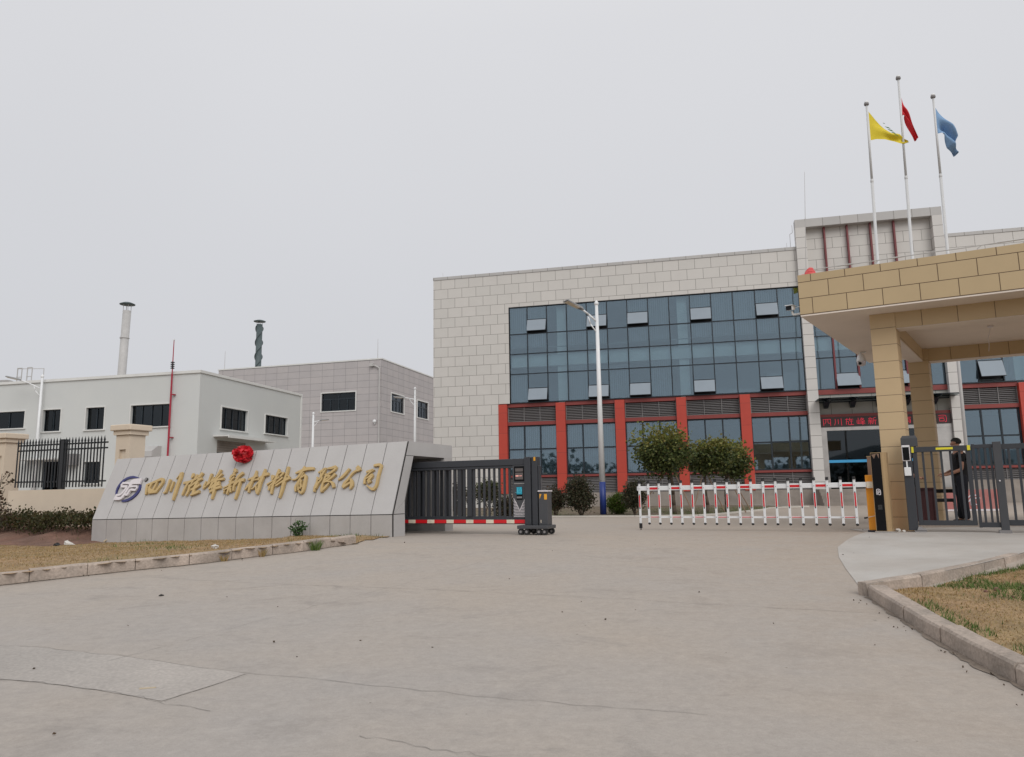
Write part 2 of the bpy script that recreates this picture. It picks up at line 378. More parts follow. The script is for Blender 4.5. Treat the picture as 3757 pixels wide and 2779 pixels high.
m_redpole = mat('red_mast', (.34,.018,.04), .5)
m_skin = mat('skin', (.42,.22,.15), .55, .06, 20)
m_hair = mat('black_hair', (.012,.011,.011), .6)
m_shirt = mat('black_shirt', (.012,.012,.014), .9, .15, 8)
m_polegrey = mat('pole_grey', (.58,.58,.58), .4, .05)
m_beamtile = tiles('tan_beam_tile', (.50,.37,.215), (.53,.39,.225), (.16,.11,.065), .55, 8, .1, 4, 0, .006, .55, .06)
m_dust = mat('clay_dust', (.255,.205,.165), .95, .2, 5, .4, 60, col2=(.17,.14,.115), c2s=3, c2=.8, fine=.2)
m_leaflitter = leafmat('fallen_leaves', [(.09,.06,.04), (.05,.04,.03), (.14,.095,.06), (.07,.06,.05)], .9, .05)
m_trouser = mat('navy_trousers', (.012,.014,.022), .9, .15, 8)
m_shoe = mat('black_shoe', (.01,.01,.01), .5)
m_bark = mat('tree_bark', (.10,.075,.055), .9, .2, 12, .5, 60)
m_stake = mat('wood_stake', (.27,.185,.13), .85, .15, 8)
m_leaf_tree = leafmat('tree_leaves', [(.032,.046,.018), (.05,.07,.022), (.07,.096,.027), (.095,.118,.034), (.14,.15,.044), (.065,.06,.028)])
m_leaf_tip = leafmat('yellow_green_tree_leaves', [(.14,.17,.04), (.21,.21,.05), (.19,.155,.045), (.09,.13,.03)])  # lighter yellow-green leaves, set mostly on the upper side of the crowns
m_leaf_shrub = leafmat('shrub_leaves', [(.03,.036,.022), (.045,.052,.027), (.06,.062,.03), (.08,.058,.036)])
m_leaf_rust = leafmat('rusty_shrub_leaves', [(.045,.03,.02), (.075,.042,.024), (.035,.035,.018), (.055,.045,.02)])
m_leaf_ball = leafmat('topiary_leaves', [(.045,.085,.012), (.08,.13,.018), (.12,.17,.022), (.03,.055,.01)])
m_leaf_hedge = leafmat('hedge_leaves', [(.03,.038,.016), (.055,.06,.02), (.085,.075,.028), (.075,.05,.025), (.04,.05,.018)])
m_weed = leafmat('weed_leaves', [(.04,.085,.03), (.06,.12,.04), (.09,.15,.055)])
m_woods = leafmat('hazy_woods', [(.055,.075,.065), (.075,.095,.085), (.045,.06,.055)], .9, .05)  # leaf colours lightened, distance haze painted in
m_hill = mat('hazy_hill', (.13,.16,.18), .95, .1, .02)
m_fyellow = mat('flag_yellow', (.66,.52,.025), .75, .06, 6)
m_fgreen = mat('flag_green_mark', (.03,.12,.03), .75)
m_fred = mat('flag_red', (.56,.012,.02), .75, .06, 6)
m_fblue = mat('flag_blue', (.20,.34,.54), .75, .08, 5)
m_maroon = mat('maroon_desk', (.055,.012,.014), .5, .08)
m_board = mat('pink_red_board', (.40,.13,.12), .6, .12, 3, col2=(.33,.20,.18), c2s=1.5, c2=.6)
m_boardchar = mat('board_character', (.62,.58,.62), .5)
m_litter = mat('paper_litter', (.6,.58,.55), .8)
m_stick = mat('pale_stick', (.5,.42,.3), .8)
m_pinkbag = mat('faded_red_cloth', (.62,.09,.09), .7)

# ================================================================== GROUND
def sstep(a, b, x):
    t = max(0., min(1., (x-a)/(b-a))); return t*t*(3-2*t)
def zr(y):
    """height of the concrete: street in front, ramp up to the gate, gently falling yard behind"""
    t = 12.3 - y
    z = -.035*(t + math.sqrt(t*t+.36))
    z = max(z, -1.02 - .03*math.tanh((z+1.02)*-2)) if z < -1.0 else z
    return z - .085*sstep(15, 27, y)
def poly_dist(x, y, P):
    best = 1e9
    for (ax, ay), (bx, by) in zip(P[:-1], P[1:]):
        dx, dy = bx-ax, by-ay; t = max(0, min(1, ((x-ax)*dx+(y-ay)*dy)/(dx*dx+dy*dy)))
        best = min(best, math.hypot(x-ax-t*dx, y-ay-t*dy))
    return best
def inside(x, y, P):
    c = False; j = len(P)-1
    for i in range(len(P)):
        xi, yi = P[i]; xj, yj = P[j]
        if (yi > y) != (yj > y) and x < (xj-xi)*(y-yi)/(yj-yi)+xi: c = not c
        j = i
    return c
def grid(ys, xs_of, zf, nx):
    b = MB(); vs = []
    for y in ys:
        x0, x1 = xs_of(y)
        for i in range(nx+1):
            x = x0 + (x1-x0)*i/nx; vs.append((x, y, zf(x, y)))
    fs = []
    for j in range(len(ys)-1):
        for i in range(nx):
            a = j*(nx+1)+i; fs.append((a, a+1, a+nx+2, a+nx+1))
    return b.add(vs, fs)

b = MB(); b.add([(-900,-900,-1.25),(900,-900,-1.25),(900,900,-1.25),(-900,900,-1.25)], [(0,1,2,3)])
struct(b.build('ground', m_ground))
kerbL = [(-13,4.0),(-8.6,7.25),(-6.05,9.1),(-5.13,9.88),(-4.37,10.42),(-3.6,11.13),(-3.2,11.5),(-2.85,11.98),(-2.56,12.42)]
wall_o = Vector((-2.229, 14.0, 0)); wy = R(-23.5); we = Vector((math.cos(wy), math.sin(wy), 0)); wnrm = Vector((-math.sin(wy), math.cos(wy), 0))
vergeP = kerbL[1:] + [(-2.5,13.0),(-2.32,13.9),(-2.2,14.05)] + [tuple((wall_o + we*(-7.7) + wnrm*.3)[:2]), tuple((wall_o+we*(-7.7)+wnrm*8)[:2]), (-24, 27), (-24, 8)]
# far ridge behind the viewer, seen only as a reflection in the windows
b = MB(); vs = []; n = 90
for i in range(n+1):
    x = -420 + 840*i/n
    h = 13 + 5*math.sin(x*.013) + 3*math.sin(x*.041+1) + 1.5*math.sin(x*.11)
    vs += [(x, -230, -1.2), (x, -260, h), (x, -330, h*.9), (x, -380, -1.2)]
fs = []
for i in range(n):
    for k in range(3): fs.append((i*4+k, i*4+4+k, i*4+5+k, i*4+1+k))
b.add(vs, fs); struct(b.build('hills', m_hill, smooth=True))

# ---- kerbs
kerbR = [(3.50,7.70),(3.38,6.9),(3.29,6.25),(3.225,5.62),(3.19,4.98),(3.16,4.0),(3.2,2.0),(3.4,-1.0)]
def along(P, s):
    for (ax, ay), (bx, by) in zip(P[:-1], P[1:]):
        l = math.hypot(bx-ax, by-ay)
        if s <= l: return (ax+(bx-ax)*s/l, ay+(by-ay)*s/l, (bx-ax)/l, (by-ay)/l)
        s -= l
    return (bx, by, (bx-ax)/l, (by-ay)/l)
def plen(P): return sum(math.hypot(b[0]-a[0], b[1]-a[1]) for a, b in zip(P[:-1], P[1:]))
def kerb(name, P, side, h, w, lens, zf, gap=.008, zb=-.12):
    b = MB(); s = 0; tot = plen(P); k = 0
    while s < tot-.03:
        l = min(lens[k % len(lens)], tot-s); k += 1
        m = max(1, int(l/.2)); jit = random.uniform(-.008, .008); jo = random.uniform(-.007, .007)
        rows = []
        for i in range(m+1):
            q = s + gap/2 + (l-gap)*i/m
            x, y, tx, ty = along(P, q); nx, ny = -ty*side, tx*side
            ch = .018 + random.uniform(-.004, .006)
            zz = zf(x, y); f0 = jo
            hh = h + jit + random.uniform(-.003, .003)
            rows.append([(x+nx*f0, y+ny*f0, zz+zb), (x+nx*(f0+.004), y+ny*(f0+.004), zz+hh-ch), (x+nx*(f0+ch), y+ny*(f0+ch), zz+hh),
                         (x+nx*w, y+ny*w, zz+hh), (x+nx*w, y+ny*w, zz+zb)])
        vs = [p for r in rows for p in r]; fs = []
        for i in range(m):
            for j in range(4): fs.append((i*5+j, (i+1)*5+j, (i+1)*5+j+1, i*5+j+1) if side > 0 else (i*5+j, i*5+j+1, (i+1)*5+j+1, (i+1)*5+j))
        fs += [(0,1,2,3,4), tuple(m*5+j for j in (4,3,2,1,0))]
        b.add(vs, fs); s += l
    return struct(b.build(name, m_kerb))
kerb('kerb', kerbL, 1, .145, .13, [.62,.55,.66,.58,.6,.5,.52,.6,.58,.55,.62,.5,.57,.6,.3,.25,.3], lambda x, y: zr(y))
kerb('kerb', kerbR, 1, .125, .16, [.95,.72,.98,.95,1.0], lambda x, y: zr(y), .012)

# ---- pale pad in front of the gatehouse and its kerb toward the lawn
padL = [(3.48,7.70),(3.73,8.49),(3.98,9.3),(4.28,10.19),(4.65,11.08),(5.15,11.88),(5.64,12.61),(6.04,13.2),(6.2,14.2)]
padN = [(3.5,7.74),(4.27,8.16),(5.17,8.79),(5.9,9.37),(6.45,9.82),(8.5,11.6),(11,13.7),(16,18)]
def padz(x): return -.2 + .2*min(1, max(0, (x-3.5)/6.5))
def xnear(y): # x on the near edge for a given y
    for (ax, ay), (bx, by) in zip(padN[:-1], padN[1:]):
        if y <= by: return ax+(bx-ax)*(y-ay)/(by-ay)
    return bx
def xleft(y):
    for (ax, ay), (bx, by) in zip(padL[:-1], padL[1:]):
        if y <= by: return ax+(bx-ax)*(y-ay)/(by-ay)
    return padL[-1][0]
def pad_height(x, y):
    xl, xn = xleft(y), max(xnear(y), xleft(y)+.01)
    t = sstep(0, 1, (x-xl)/1.0)
    zp = min(padz(x), 0) * (1-sstep(9.5, 12.8, y)) + .004
    return (zr(y)+.005)*(1-t) + max(zp, zr(y)+.005)*t if (xn-xl) > .3 else zr(y)+.005+ (padz(x)-zr(y))*min(1,max(0,(x-xl)/(xn-xl)))
pys = [7.76+i*.11 for i in range(50)] + [13.4, 14.2]
struct(grid(pys, lambda y: (xleft(y), max(xnear(y), xleft(y)+.02)), pad_height, 36).build('gate_pavement', m_pad, smooth=True))
def kz(x, y): return padz(x)*(1-sstep(9.5, 12.8, y)) - .12
b_edge = [(p[0], p[1]) for p in padN]
kerb('kerb', b_edge, 1, .128, .10, [.9,.55,.95,.62,.5,.6], kz, .012, -.1)

# ---- right lawn
def xk(y):
    P = kerbR[::-1]
    for (ax, ay), (bx, by) in zip(P[:-1], P[1:]):
        if y <= by: return ax+(bx-ax)*(y-ay)/(by-ay) if by != ay else ax
    return P[-1][0]
def hnoise(x, y, s=1.0): return math.sin(x*3.1*s+1.3*math.sin(y*2.3*s))*math.sin(y*2.7*s+.9*math.sin(x*1.9*s))
def lawnz(x, y):
    edge = max(zr(y)+.095, -.43) if y < 7.6 else -.3
    t = sstep(0, .9, x-(xk(y)+.14)) if y < 7.6 else 1
    return edge*(1-t) + (-.305 + .02*(y-7) + .02*hnoise(x, y))*t
def lawn_x0(y): return xk(y)+.13 if y < 7.72 else xnear(y)+.02
lys = [-.8+i*.15 for i in range(100)]
struct(grid(lys, lambda y: (lawn_x0(y), 16), lawnz, 70).build('lawn', m_turf, smooth=True))

# ---- the concrete slab itself
def road_z(x, y):
    # the slab stops at the verge: there it dips out of sight under the soil
    if -25 < x < -4.0 and 6.5 < y < 27.5 and inside(x, y, vergeP) and poly_dist(x, y, kerbL) > .12 and poly_dist(x, y, [(-2.56,12.42),(-2.5,13.0),(-2.32,13.9),(-2.2,14.05),(-3.2,14.4)]) > .55: return zr(y) - .5
    if x > 3.2 and y < 19 and x > lawn_x0(y) + .12: return zr(y) - .7
    return zr(y)
rxs = [-60,-40,-28,-24] + [-23+.5*i for i in range(22)] + [-12+.14*i for i in range(74)] + [-1.5+i for i in range(5)] + [2.9+.14*i for i in range(60)] + [11.5+.5*i for i in range(18)] + [21,30,45,70]
rys = [-30+i for i in range(34)] + [4+.14*i for i in range(90)] + [16.8+.6*i for i in range(20)] + [30,40,60,90,130]
b = MB(); nrx = len(rxs)
b.add([(x, y, road_z(x, y)) for y in rys for x in rxs], [(j*nrx+i, j*nrx+i+1, (j+1)*nrx+i+1, (j+1)*nrx+i) for j in range(len(rys)-1) for i in range(nrx-1)])
struct(b.build('road', m_road, smooth=True))

# ---- left verge, clay bank, hedge strip
def bank(x, y):   # distance in front of the perimeter wall line
    d = (Vector((x, y, 0)) - wall_o).dot(wnrm); u = (Vector((x, y, 0)) - wall_o).dot(we)
    return d, u
def vergez(x, y):
    dk = poly_dist(x, y, kerbL); d, u = bank(x, y)
    t = max(0, min(1, (u+7.9)/7.9)); tgt = -.20 + .20*t
    tgt += .30*sstep(-.9, 1.0, d + .22*hnoise(x, y, .7)) * sstep(-7.3, -8.6, u)
    w = math.exp(-dk/1.3)
    z = (zr(y)+.125)*w + tgt*(1-w) + .012*hnoise(x, y, 2)
    t = sstep(.03, .75, poly_dist(x, y, [(-2.56,12.42),(-2.5,13.0),(-2.32,13.9),(-2.2,14.05)]))
    z = (zr(y)+.012)*(1-t) + z*t
    return max(z, zr(y)+.012) if x > -4.3 else z
b = MB(); idx = {}; st = .13
nx, ny = int(22/st), int(21/st)
soilf = []; vs = []
def vid(i, j):
    if (i, j) not in idx:
        x, y = -24+i*st, 6.5+j*st; idx[(i, j)] = len(vs); vs.append((x, y, vergez(x, y)))
    return idx[(i, j)]
for i in range(nx):
    for j in range(ny):
        x, y = -24+(i+.5)*st, 6.5+(j+.5)*st
        if inside(x, y, vergeP):
            d, u = bank(x, y)
            soil = d + .35*hnoise(x, y, 1.3) > -1.1 and u < -7.4
            b.f.append((vid(i,j), vid(i+1,j), vid(i+1,j+1), vid(i,j+1))); b.m.append(1 if soil else 0)
b.v = vs
struct(b.build('grass_verge', [m_turf, m_soil], smooth=True))

# ---- planting bed at the foot of the office building
bedP = [(-12,30.5),(-3.5,28.4),(-.55,27.27),(1.98,26.0),(4.0,25.3),(6.03,25.15),(7.0,26.2),(8.4,28.4),(10.05,30.9),(11.3,33.6),(12.4,34.9),(13.6,35.3),(12.5,41),(-5,45),(-14,46)]
cxm, cym = 2.0, 34.0
b = MB(); vs = [(cxm, cym, .02)]; rings = 8
for k in range(1, rings+1):
    for i, (x, y) in enumerate(bedP):
        t = k/rings; vs.append((cxm+(x-cxm)*t, cym+(y-cym)*t, -.04+.05*(1-t)+.02*hnoise(x*t, y*t) if k < rings else -.075))
n = len(bedP); fs = [(0, 1+i, 1+(i+1) % n) for i in range(n)]
for k in range(rings-1):
    for i in range(n): fs.append((1+k*n+i, 1+(k+1)*n+i, 1+(k+1)*n+(i+1) % n, 1+k*n+(i+1) % n))
b.add(vs, [f[::-1] for f in fs]); struct(b.build('planting_bed', m_bed, smooth=True))
b = MB()
for (x0, y0), (x1, y1) in zip(bedP[1:12], bedP[2:13]):
    L_ = math.hypot(x1-x0, y1-y0)
    b.bar((x0, y0, -.06), (x1, y1, -.06), .12, .06)
struct(b.build('kerb', mat('pale_edging', (.55,.52,.47), .85, .08)))

# ---- joints and hairline cracks in the concrete (thin grooves following the slope)
b = MB()
def crack(pts, w_, step=.12, wob=.012):
    P = []; w = w_*.42
    for (ax, ay), (bx, by) in zip(pts[:-1], pts[1:]):
        l = math.hypot(bx-ax, by-ay); k = max(1, int(l/step))
        for i in range(k): P.append((ax+(bx-ax)*i/k, ay+(by-ay)*i/k))
    P.append(pts[-1]); vs = []
    for i, (x, y) in enumerate(P):
        a = P[max(0,i-1)]; c = P[min(len(P)-1,i+1)]; d = math.hypot(c[0]-a[0], c[1]-a[1]) or 1
        nx_, ny_ = -(c[1]-a[1])/d, (c[0]-a[0])/d; o = random.gauss(0, wob); ww = w*random.uniform(.35, 1.2)
        for s in (-1, 1):
            xx, yy = x+nx_*(o+s*ww/2), y+ny_*(o+s*ww/2); vs.append((xx, yy, zr(yy)+.004))
    b.add(vs, [(2*i, 2*i+1, 2*i+3, 2*i+2)[::-1] for i in range(len(P)-1)])
crack([(-1.5,14.55),(.9,14.45),(2.6,14.25),(5.8,12.9)], .014, .1, .006)
crack([(-4.2,9.35),(-2.87,8.93),(-1.47,8.58),(0.02,8.14),(1.23,7.74),(1.85,7.5),(2.59,7.24),(3.3,7.0)], .011)
crack([(-3.05,5.9),(-2.49,6.85),(-1.91,7.79),(-1.27,8.77),(.2,11.4)], .008)
crack([(-4.9,6.55),(-3.78,6.29),(-2.95,5.99),(-1.92,5.54),(-1.49,5.44),(-.97,5.24),(0,4.93),(1.1,4.6)], .010)
crack([(-4.6,5.75),(-3.34,5.43),(-2.81,5.24),(-2.25,4.99),(-1.86,4.79)], .011, .08, .014)
crack([(-2.23,4.99),(-2.07,5.23),(-1.88,5.5)], .007)
crack([(-.87,4.36),(-.72,4.34),(-.45,4.17),(-.37,4.17),(-.31,4.15),(-.21,4.11),(.1,3.95)], .010, .05, .012)
crack([(-4.5,4.3),(-3.2,3.9),(-2,3.55)], .008)
struct(b.build('road_joints', m_crack))

P_ = [(-5.2,6.62),(-3.78,6.29),(-2.95,5.99),(-1.9,5.53),(-2.07,5.23),(-2.24,4.99),(-2.81,5.24),(-3.34,5.43),(-4.6,5.75),(-5.3,5.95)]
b = MB(); b.add([(x, y, zr(y)+.003) for x, y in P_], [tuple(range(len(P_)-1,-1,-1))])
struct(b.build('road_patch', mat('patch_concrete', (.375,.343,.315), .85, .10, 1.4, .3, 40, col2=(.335,.31,.287), c2s=1.1, c2=.8, fine=.12)))

# dust and grit gathered along the kerbs
def dust(P, side, w0, seed):
    rnd = random.Random(seed); b = MB(); L_ = plen(P); n = int(L_/.06); vs = []; wv = w0
    for i in range(n+1):
        x, y, tx, ty = along(P, L_*i/n); nx_, ny_ = -ty*side, tx*side
        wv = max(.012, min(w0*2.4, wv+rnd.gauss(0, w0*.28)+(w0-wv)*.12))
        for q in (.03, -wv):
            vs.append((x+nx_*q, y+ny_*q, zr(y+ny_*q)+.0055))
    fs = [(2*i, 2*i+2, 2*i+3, 2*i+1) if side > 0 else (2*i, 2*i+1, 2*i+3, 2*i+2) for i in range(n)]
    b.add(vs, fs); return struct(b.build('kerb_dust', m_dust))
dust(kerbL, 1, .035, 5); dust(kerbR[:6], 1, .045, 6)

# ================================================================== OFFICE BUILDING
T = thing('office_building', 'three-storey pale panelled office block with blue glass curtain wall and red ground-floor bays', 'building', (-4.757, 45.0, 0), -13.62)
b = MB()
b.box(0,4.05,0,.4,-.1,5.96); b.box(0,4.74,0,.4,5.96,11.75); b.box(0,21.14,0,.4,11.75,13.8)
b.box(0,.3,.4,16,-.1,13.8); b.box(28.47,50,0,.4,11.75,13.8); b.box(49.7,50,.4,16,-.1,13.8)
b.build('wall', m_clad, T)
b = MB(); b.box(-.02,21.14,-.03,.45,13.8,13.975); b.box(28.47,50.02,-.03,.45,13.8,13.975); b.build('coping', m_copestone, T)
b = MB(); b.box(.3,49.7,.4,16,13.35,13.5); b.box(.3,49.7,15.7,16,0,13.35); b.build('roof', m_plinth, T)
# tower over the entrance
b = MB(); b.box(21.14,21.68,-.25,.25,-.1,14.97); b.box(27.98,28.47,-.25,.25,-.1,14.97)
b.build('portal_pillar', m_clad_strip, T)
b = MB(); b.box(21.14,28.47,-.25,.25,14.972,15.43); b.build('portal_beam', m_copestone, T)
b = MB(); b.box(21.68,27.98,.2,.24,11.75,14.97)
b.build('tower_wall', m_clad, T)
for k in range(4):
    b = MB(); x = 22.62+1.17*k; b.box(x, x+.085, -.02, .2, 5.98, 14.97); b.build('red_rib', m_redrib, T)
b = MB(); b.tube([(21.1,.6,15.43),(21.1,.6,15.0),(20.95,.6,14.9),(20.95,.6,14.2),(21.0,.6,13.98)], .012, 6); b.build('roof_conductor', m_chim, T)
for x in (.55, 20.7, 33.0):
    b = MB(); b.cyl((x,.2,13.97),(x,.2,14.3),.012,.008,6); b.build('roof_spike', m_chim, T)

# curtain walls: the grid of mullions, panes below it, vents that hang open
def curtain(cols, rows, vents, y0=.10):
    fr = MB()
    for i, x in enumerate(cols):
        w = .028; fr.box(x-w, x+w, y0-.035, y0+.12, rows[-1]-.02, rows[0])
    for z in rows:
        fr.box(cols[0]-.028, cols[-1]+.028, y0-.030, y0+.12, z-.028, z+.028)
    for c, zt, zb in vents:
        fr.box(cols[c]+.028, cols[c+1]-.028, y0-.033, y0+.11, zt-.03, zt+.03)
    F = fr.build('curtain_frame', m_frame, T)
    for i in range(len(cols)-1):
        for j in range(len(rows)-1):
            zt, zb = rows[j], rows[j+1]
            v = [q for q in vents if q[0] == i and zb-.05 <= q[2] < zt]
            if v: zb = v[0][1]
            p = MB(); tx, tz = random.gauss(0, .0022), random.gauss(0, .0022)
            x0, x1, z0, z1 = cols[i]+.026, cols[i+1]-.026, zb+.026, zt-.026
            hx, hz = (x1-x0)/2, (z1-z0)/2
            q = [(sx*hx, sz*hz) for sx, sz in ((-1,-1),(1,-1),(1,1),(-1,1))]
            q = [((x0+x1)/2+a, y0+a*tx+c_*tz, (z0+z1)/2+c_) for a, c_ in q]
            p.add(q+[(a, y+.012, c_) for a, y, c_ in q], [(0,1,2,3),(7,6,5,4),(0,4,5,1),(1,5,6,2),(2,6,7,3),(3,7,4,0)])
            p.build('glass_pane', m_glass, F)
    for c, zt, zb in vents:
        x0, x1 = cols[c]+.02, cols[c+1]-.02; h = zt-zb-.04; a = R(random.uniform(21, 25))
        k = MB(); k.box(x0+.01, x1-.01, y0+.13, y0+.15, zb, zt)
        for xx in (x0, x1-.02): k.box(xx, xx+.02, y0-.01, y0+.13, zb, zt)
        H = k.build('vent_opening', m_black, T)
        fr2 = MB(); oy, oz = y0-.04, zt-.03
        def P(x, s, t): return (x, oy - s*math.sin(a) - t*math.cos(a), oz - s*math.cos(a) + t*math.sin(a))
        def slab(x0_, x1_, s0, s1, t0, t1, mb): mb.hexa([P(x0_,s1,t1),P(x1_,s1,t1),P(x1_,s1,t0),P(x0_,s1,t0),P(x0_,s0,t1),P(x1_,s0,t1),P(x1_,s0,t0),P(x0_,s0,t0)])
        for s0, s1 in ((0,.03),(h-.035,h)): slab(x0, x1, s0, s1, -.012, .03, fr2)
        for xa in (x0, x1-.03): slab(xa, xa+.03, .03, h-.035, -.012, .03, fr2)
        W = fr2.build('vent_window', m_frame, T)
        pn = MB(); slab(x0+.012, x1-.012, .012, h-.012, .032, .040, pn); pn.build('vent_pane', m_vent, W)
cols = [4.75,5.85,7.03,8.22,9.40,10.59,11.75,12.94,14.12,15.28,16.44,17.62,18.81,19.99,21.12]
rows = [11.72,10.09,8.89,7.69,5.99]
vl = [(c, 10.93, 10.12) for c in (1,4,6,9,12)] + [(c, 6.82, 6.02) for c in (1,4,6,9,12)]
curtain(cols, rows, vl)
curtain([21.7,22.66,23.88,25.05,26.24,27.3,27.96], rows, [(1,6.82,6.02),(3,6.82,6.02)], .14)
cr_ = [28.5,29.46,30.63,31.8,32.98,34.15,35.3,36.5]
curtain(cr_, rows, [(1,10.93,10.12),(1,7.1,6.16),(4,7.1,6.16)])
b = MB(); b.box(4.74,4.78,.0,.1,5.98,11.75); b.box(4.74,21.14,.002,.1,11.73,11.752); b.build('reveal', m_black, T)
# what stands behind the glass
b = MB()
b.box(.4,49.6,5.2,5.3,.0,13.3); b.box(.4,49.6,.5,5.2,9.28,9.32)
b.box(.4,49.6,.5,5.2,4.7,5.9); b.box(.4,49.6,.3,5.2,11.72,11.75)
b.build('interior', m_int, T)
b = MB(); b.box(4.8,21.1,.36,.7,8.14,8.83); b.box(21.7,27.9,.4,.7,8.14,8.83); b.box(28.5,49,.36,.7,8.14,8.83)
for x in (7.55, 14.55, 31.3): b.box(x, x+.55, .55, 1.1, 5.9, 11.7)
b.build('floor_beam', m_intlight, T)
b = MB()
for x0, x1, z0, z1 in ((4.8,5.82,6.0,7.6),(4.8,7.0,9.3,11.7),(8.25,10.55,9.3,11.7),(8.3,9.4,6,8.1),(11.8,14.1,9.3,11.7),(12.96,14.1,6,8.1),(15.3,21.1,9.3,11.7),(28.5,31.2,9.3,11.7),(10.6,11.7,6,7.9)):
    b.box(x0, x1, .30, .33, z0, z1)
b.build('blind', m_blind, T)
# desk-height shelf lines seen through the first-floor glass
b = MB(); b.box(15.4,19.9,1.0,1.5,5.95,6.35); b.box(19.3,21,1.2,1.6,5.95,7.2); b.build('cabinet', m_int, T)

# ground-floor bays
bays = [(4.56,7.47),(8.01,10.87),(11.41,14.28),(14.81,17.68),(18.22,21.14)]
baysR = [(28.56,31.2),(31.74,34.6),(35.14,38.0)]
for x0, x1 in [(4.05,4.56),(7.47,8.01),(10.87,11.41),(14.28,14.81),(17.68,18.22),(31.2,31.74),(34.6,35.14)]:
    b = MB(); b.box(x0, x1, -.03, .45, .72, 5.90 if x0 > 4.1 else 5.92); b.build('red_pillar', m_red, T)
for x0, x1 in bays+baysR:
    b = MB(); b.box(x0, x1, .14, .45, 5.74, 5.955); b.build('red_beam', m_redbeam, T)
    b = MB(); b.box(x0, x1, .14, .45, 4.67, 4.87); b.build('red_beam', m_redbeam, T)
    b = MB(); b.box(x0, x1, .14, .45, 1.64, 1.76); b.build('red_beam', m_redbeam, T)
    for z0, z1 in ((4.87,5.74),(.72 if x0 < 28 else 1.06,1.64)):
        b = MB(); b.box(x0, x1, .42, .45, z0, z1, 1)
        nl = int((z1-z0)/.088)
        for k in range(nl):
            z = z0+.02+(z1-z0-.02)*k/nl
            b.hexa([(x0+.03,.20,z),(x1-.03,.20,z),(x1-.03,.215,z-.012),(x0+.03,.215,z-.012),(x0+.03,.31,z+.07),(x1-.03,.31,z+.07),(x1-.03,.32,z+.055),(x0+.03,.32,z+.055)])
        for k in range(4):
            x = x0+.03+(x1-x0-.06)*k/3; b.box(x-.015, x+.015, .19, .34, z0, z1)
        b.build('louvre', [m_louvre, m_black], T)
    w = MB(); xs = [x0+.02+(x1-x0-.04)*k/3 for k in range(4)]
    for k, x in enumerate(xs): w.box(x-.04, x+.04, .24, .36, 1.76, 4.67)
    for z in (1.79, 3.27, 4.63): w.box(xs[0], xs[-1], .242, .358, z-.04, z+.04)
    W = w.build('window', m_frame, T)
    p = MB()
    for i in range(3):
        for z0, z1 in ((1.83,3.23),(3.31,4.59)):
            t = random.gauss(0,.003); u = random.gauss(0,.003); A, B = xs[i]+.038, xs[i+1]-.038
            p.add([(A,.29,z0),(B,.29+t,z0),(B,.29+t+u,z1),(A,.29+u,z1),(A,.30,z0),(B,.30+t,z0),(B,.30+t+u,z1),(A,.30+u,z1)], [(0,1,2,3),(7,6,5,4)])
    p.build('glass_pane', m_glass, W)
b = MB(); b.box(4.6,7.4,.46,.49,1.8,4.6); b.box(8.1,10.8,.50,.53,1.8,4.6); b.box(11.5,14.2,.55,.58,1.8,4.6); b.build('blind', m_blind, T)
b = MB(); b.box(4.056,21.14,.02,.5,-.1,.72); b.box(28.48,50,.02,.5,-.1,1.06); b.build('plinth', m_plinth, T)

# entrance between the portal pillars
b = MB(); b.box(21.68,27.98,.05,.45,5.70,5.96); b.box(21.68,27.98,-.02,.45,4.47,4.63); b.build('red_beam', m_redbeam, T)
b = MB(); b.box(21.68,27.98,.12,.45,4.63,5.70); b.build('porch_panel', tiles('porch_panels', (.33,.33,.30), (.36,.355,.325), (.1,.1,.09), 1.02, 3, 0, .5, 0, .012, .7, .06), T)
cn = MB(); cn.box(21.5,28.2,-1.5,.1,5.33,5.36)
Cn = cn.build('glass_canopy', m_doorglass, T)
k = MB(); k.box(21.6,28.1,-.08,.0,5.24,5.30)
for x in (22.05,23.35,24.65,25.95,27.25):
    k.box(x-.03, x+.03, -1.35, .1, 5.24, 5.32); k.hexa([(x-.1,-.1,4.98),(x+.1,-.1,4.98),(x+.1,.1,4.95),(x-.1,.1,4.95),(x-.14,-.5,5.24),(x+.14,-.5,5.24),(x+.14,.1,5.24),(x-.14,.1,5.24)])
k.build('canopy_bracket', m_frame, Cn)
b = MB(); b.box(21.72,27.94,-.10,.05,3.95,4.47); LB = b.build('led_sign', m_led, T)
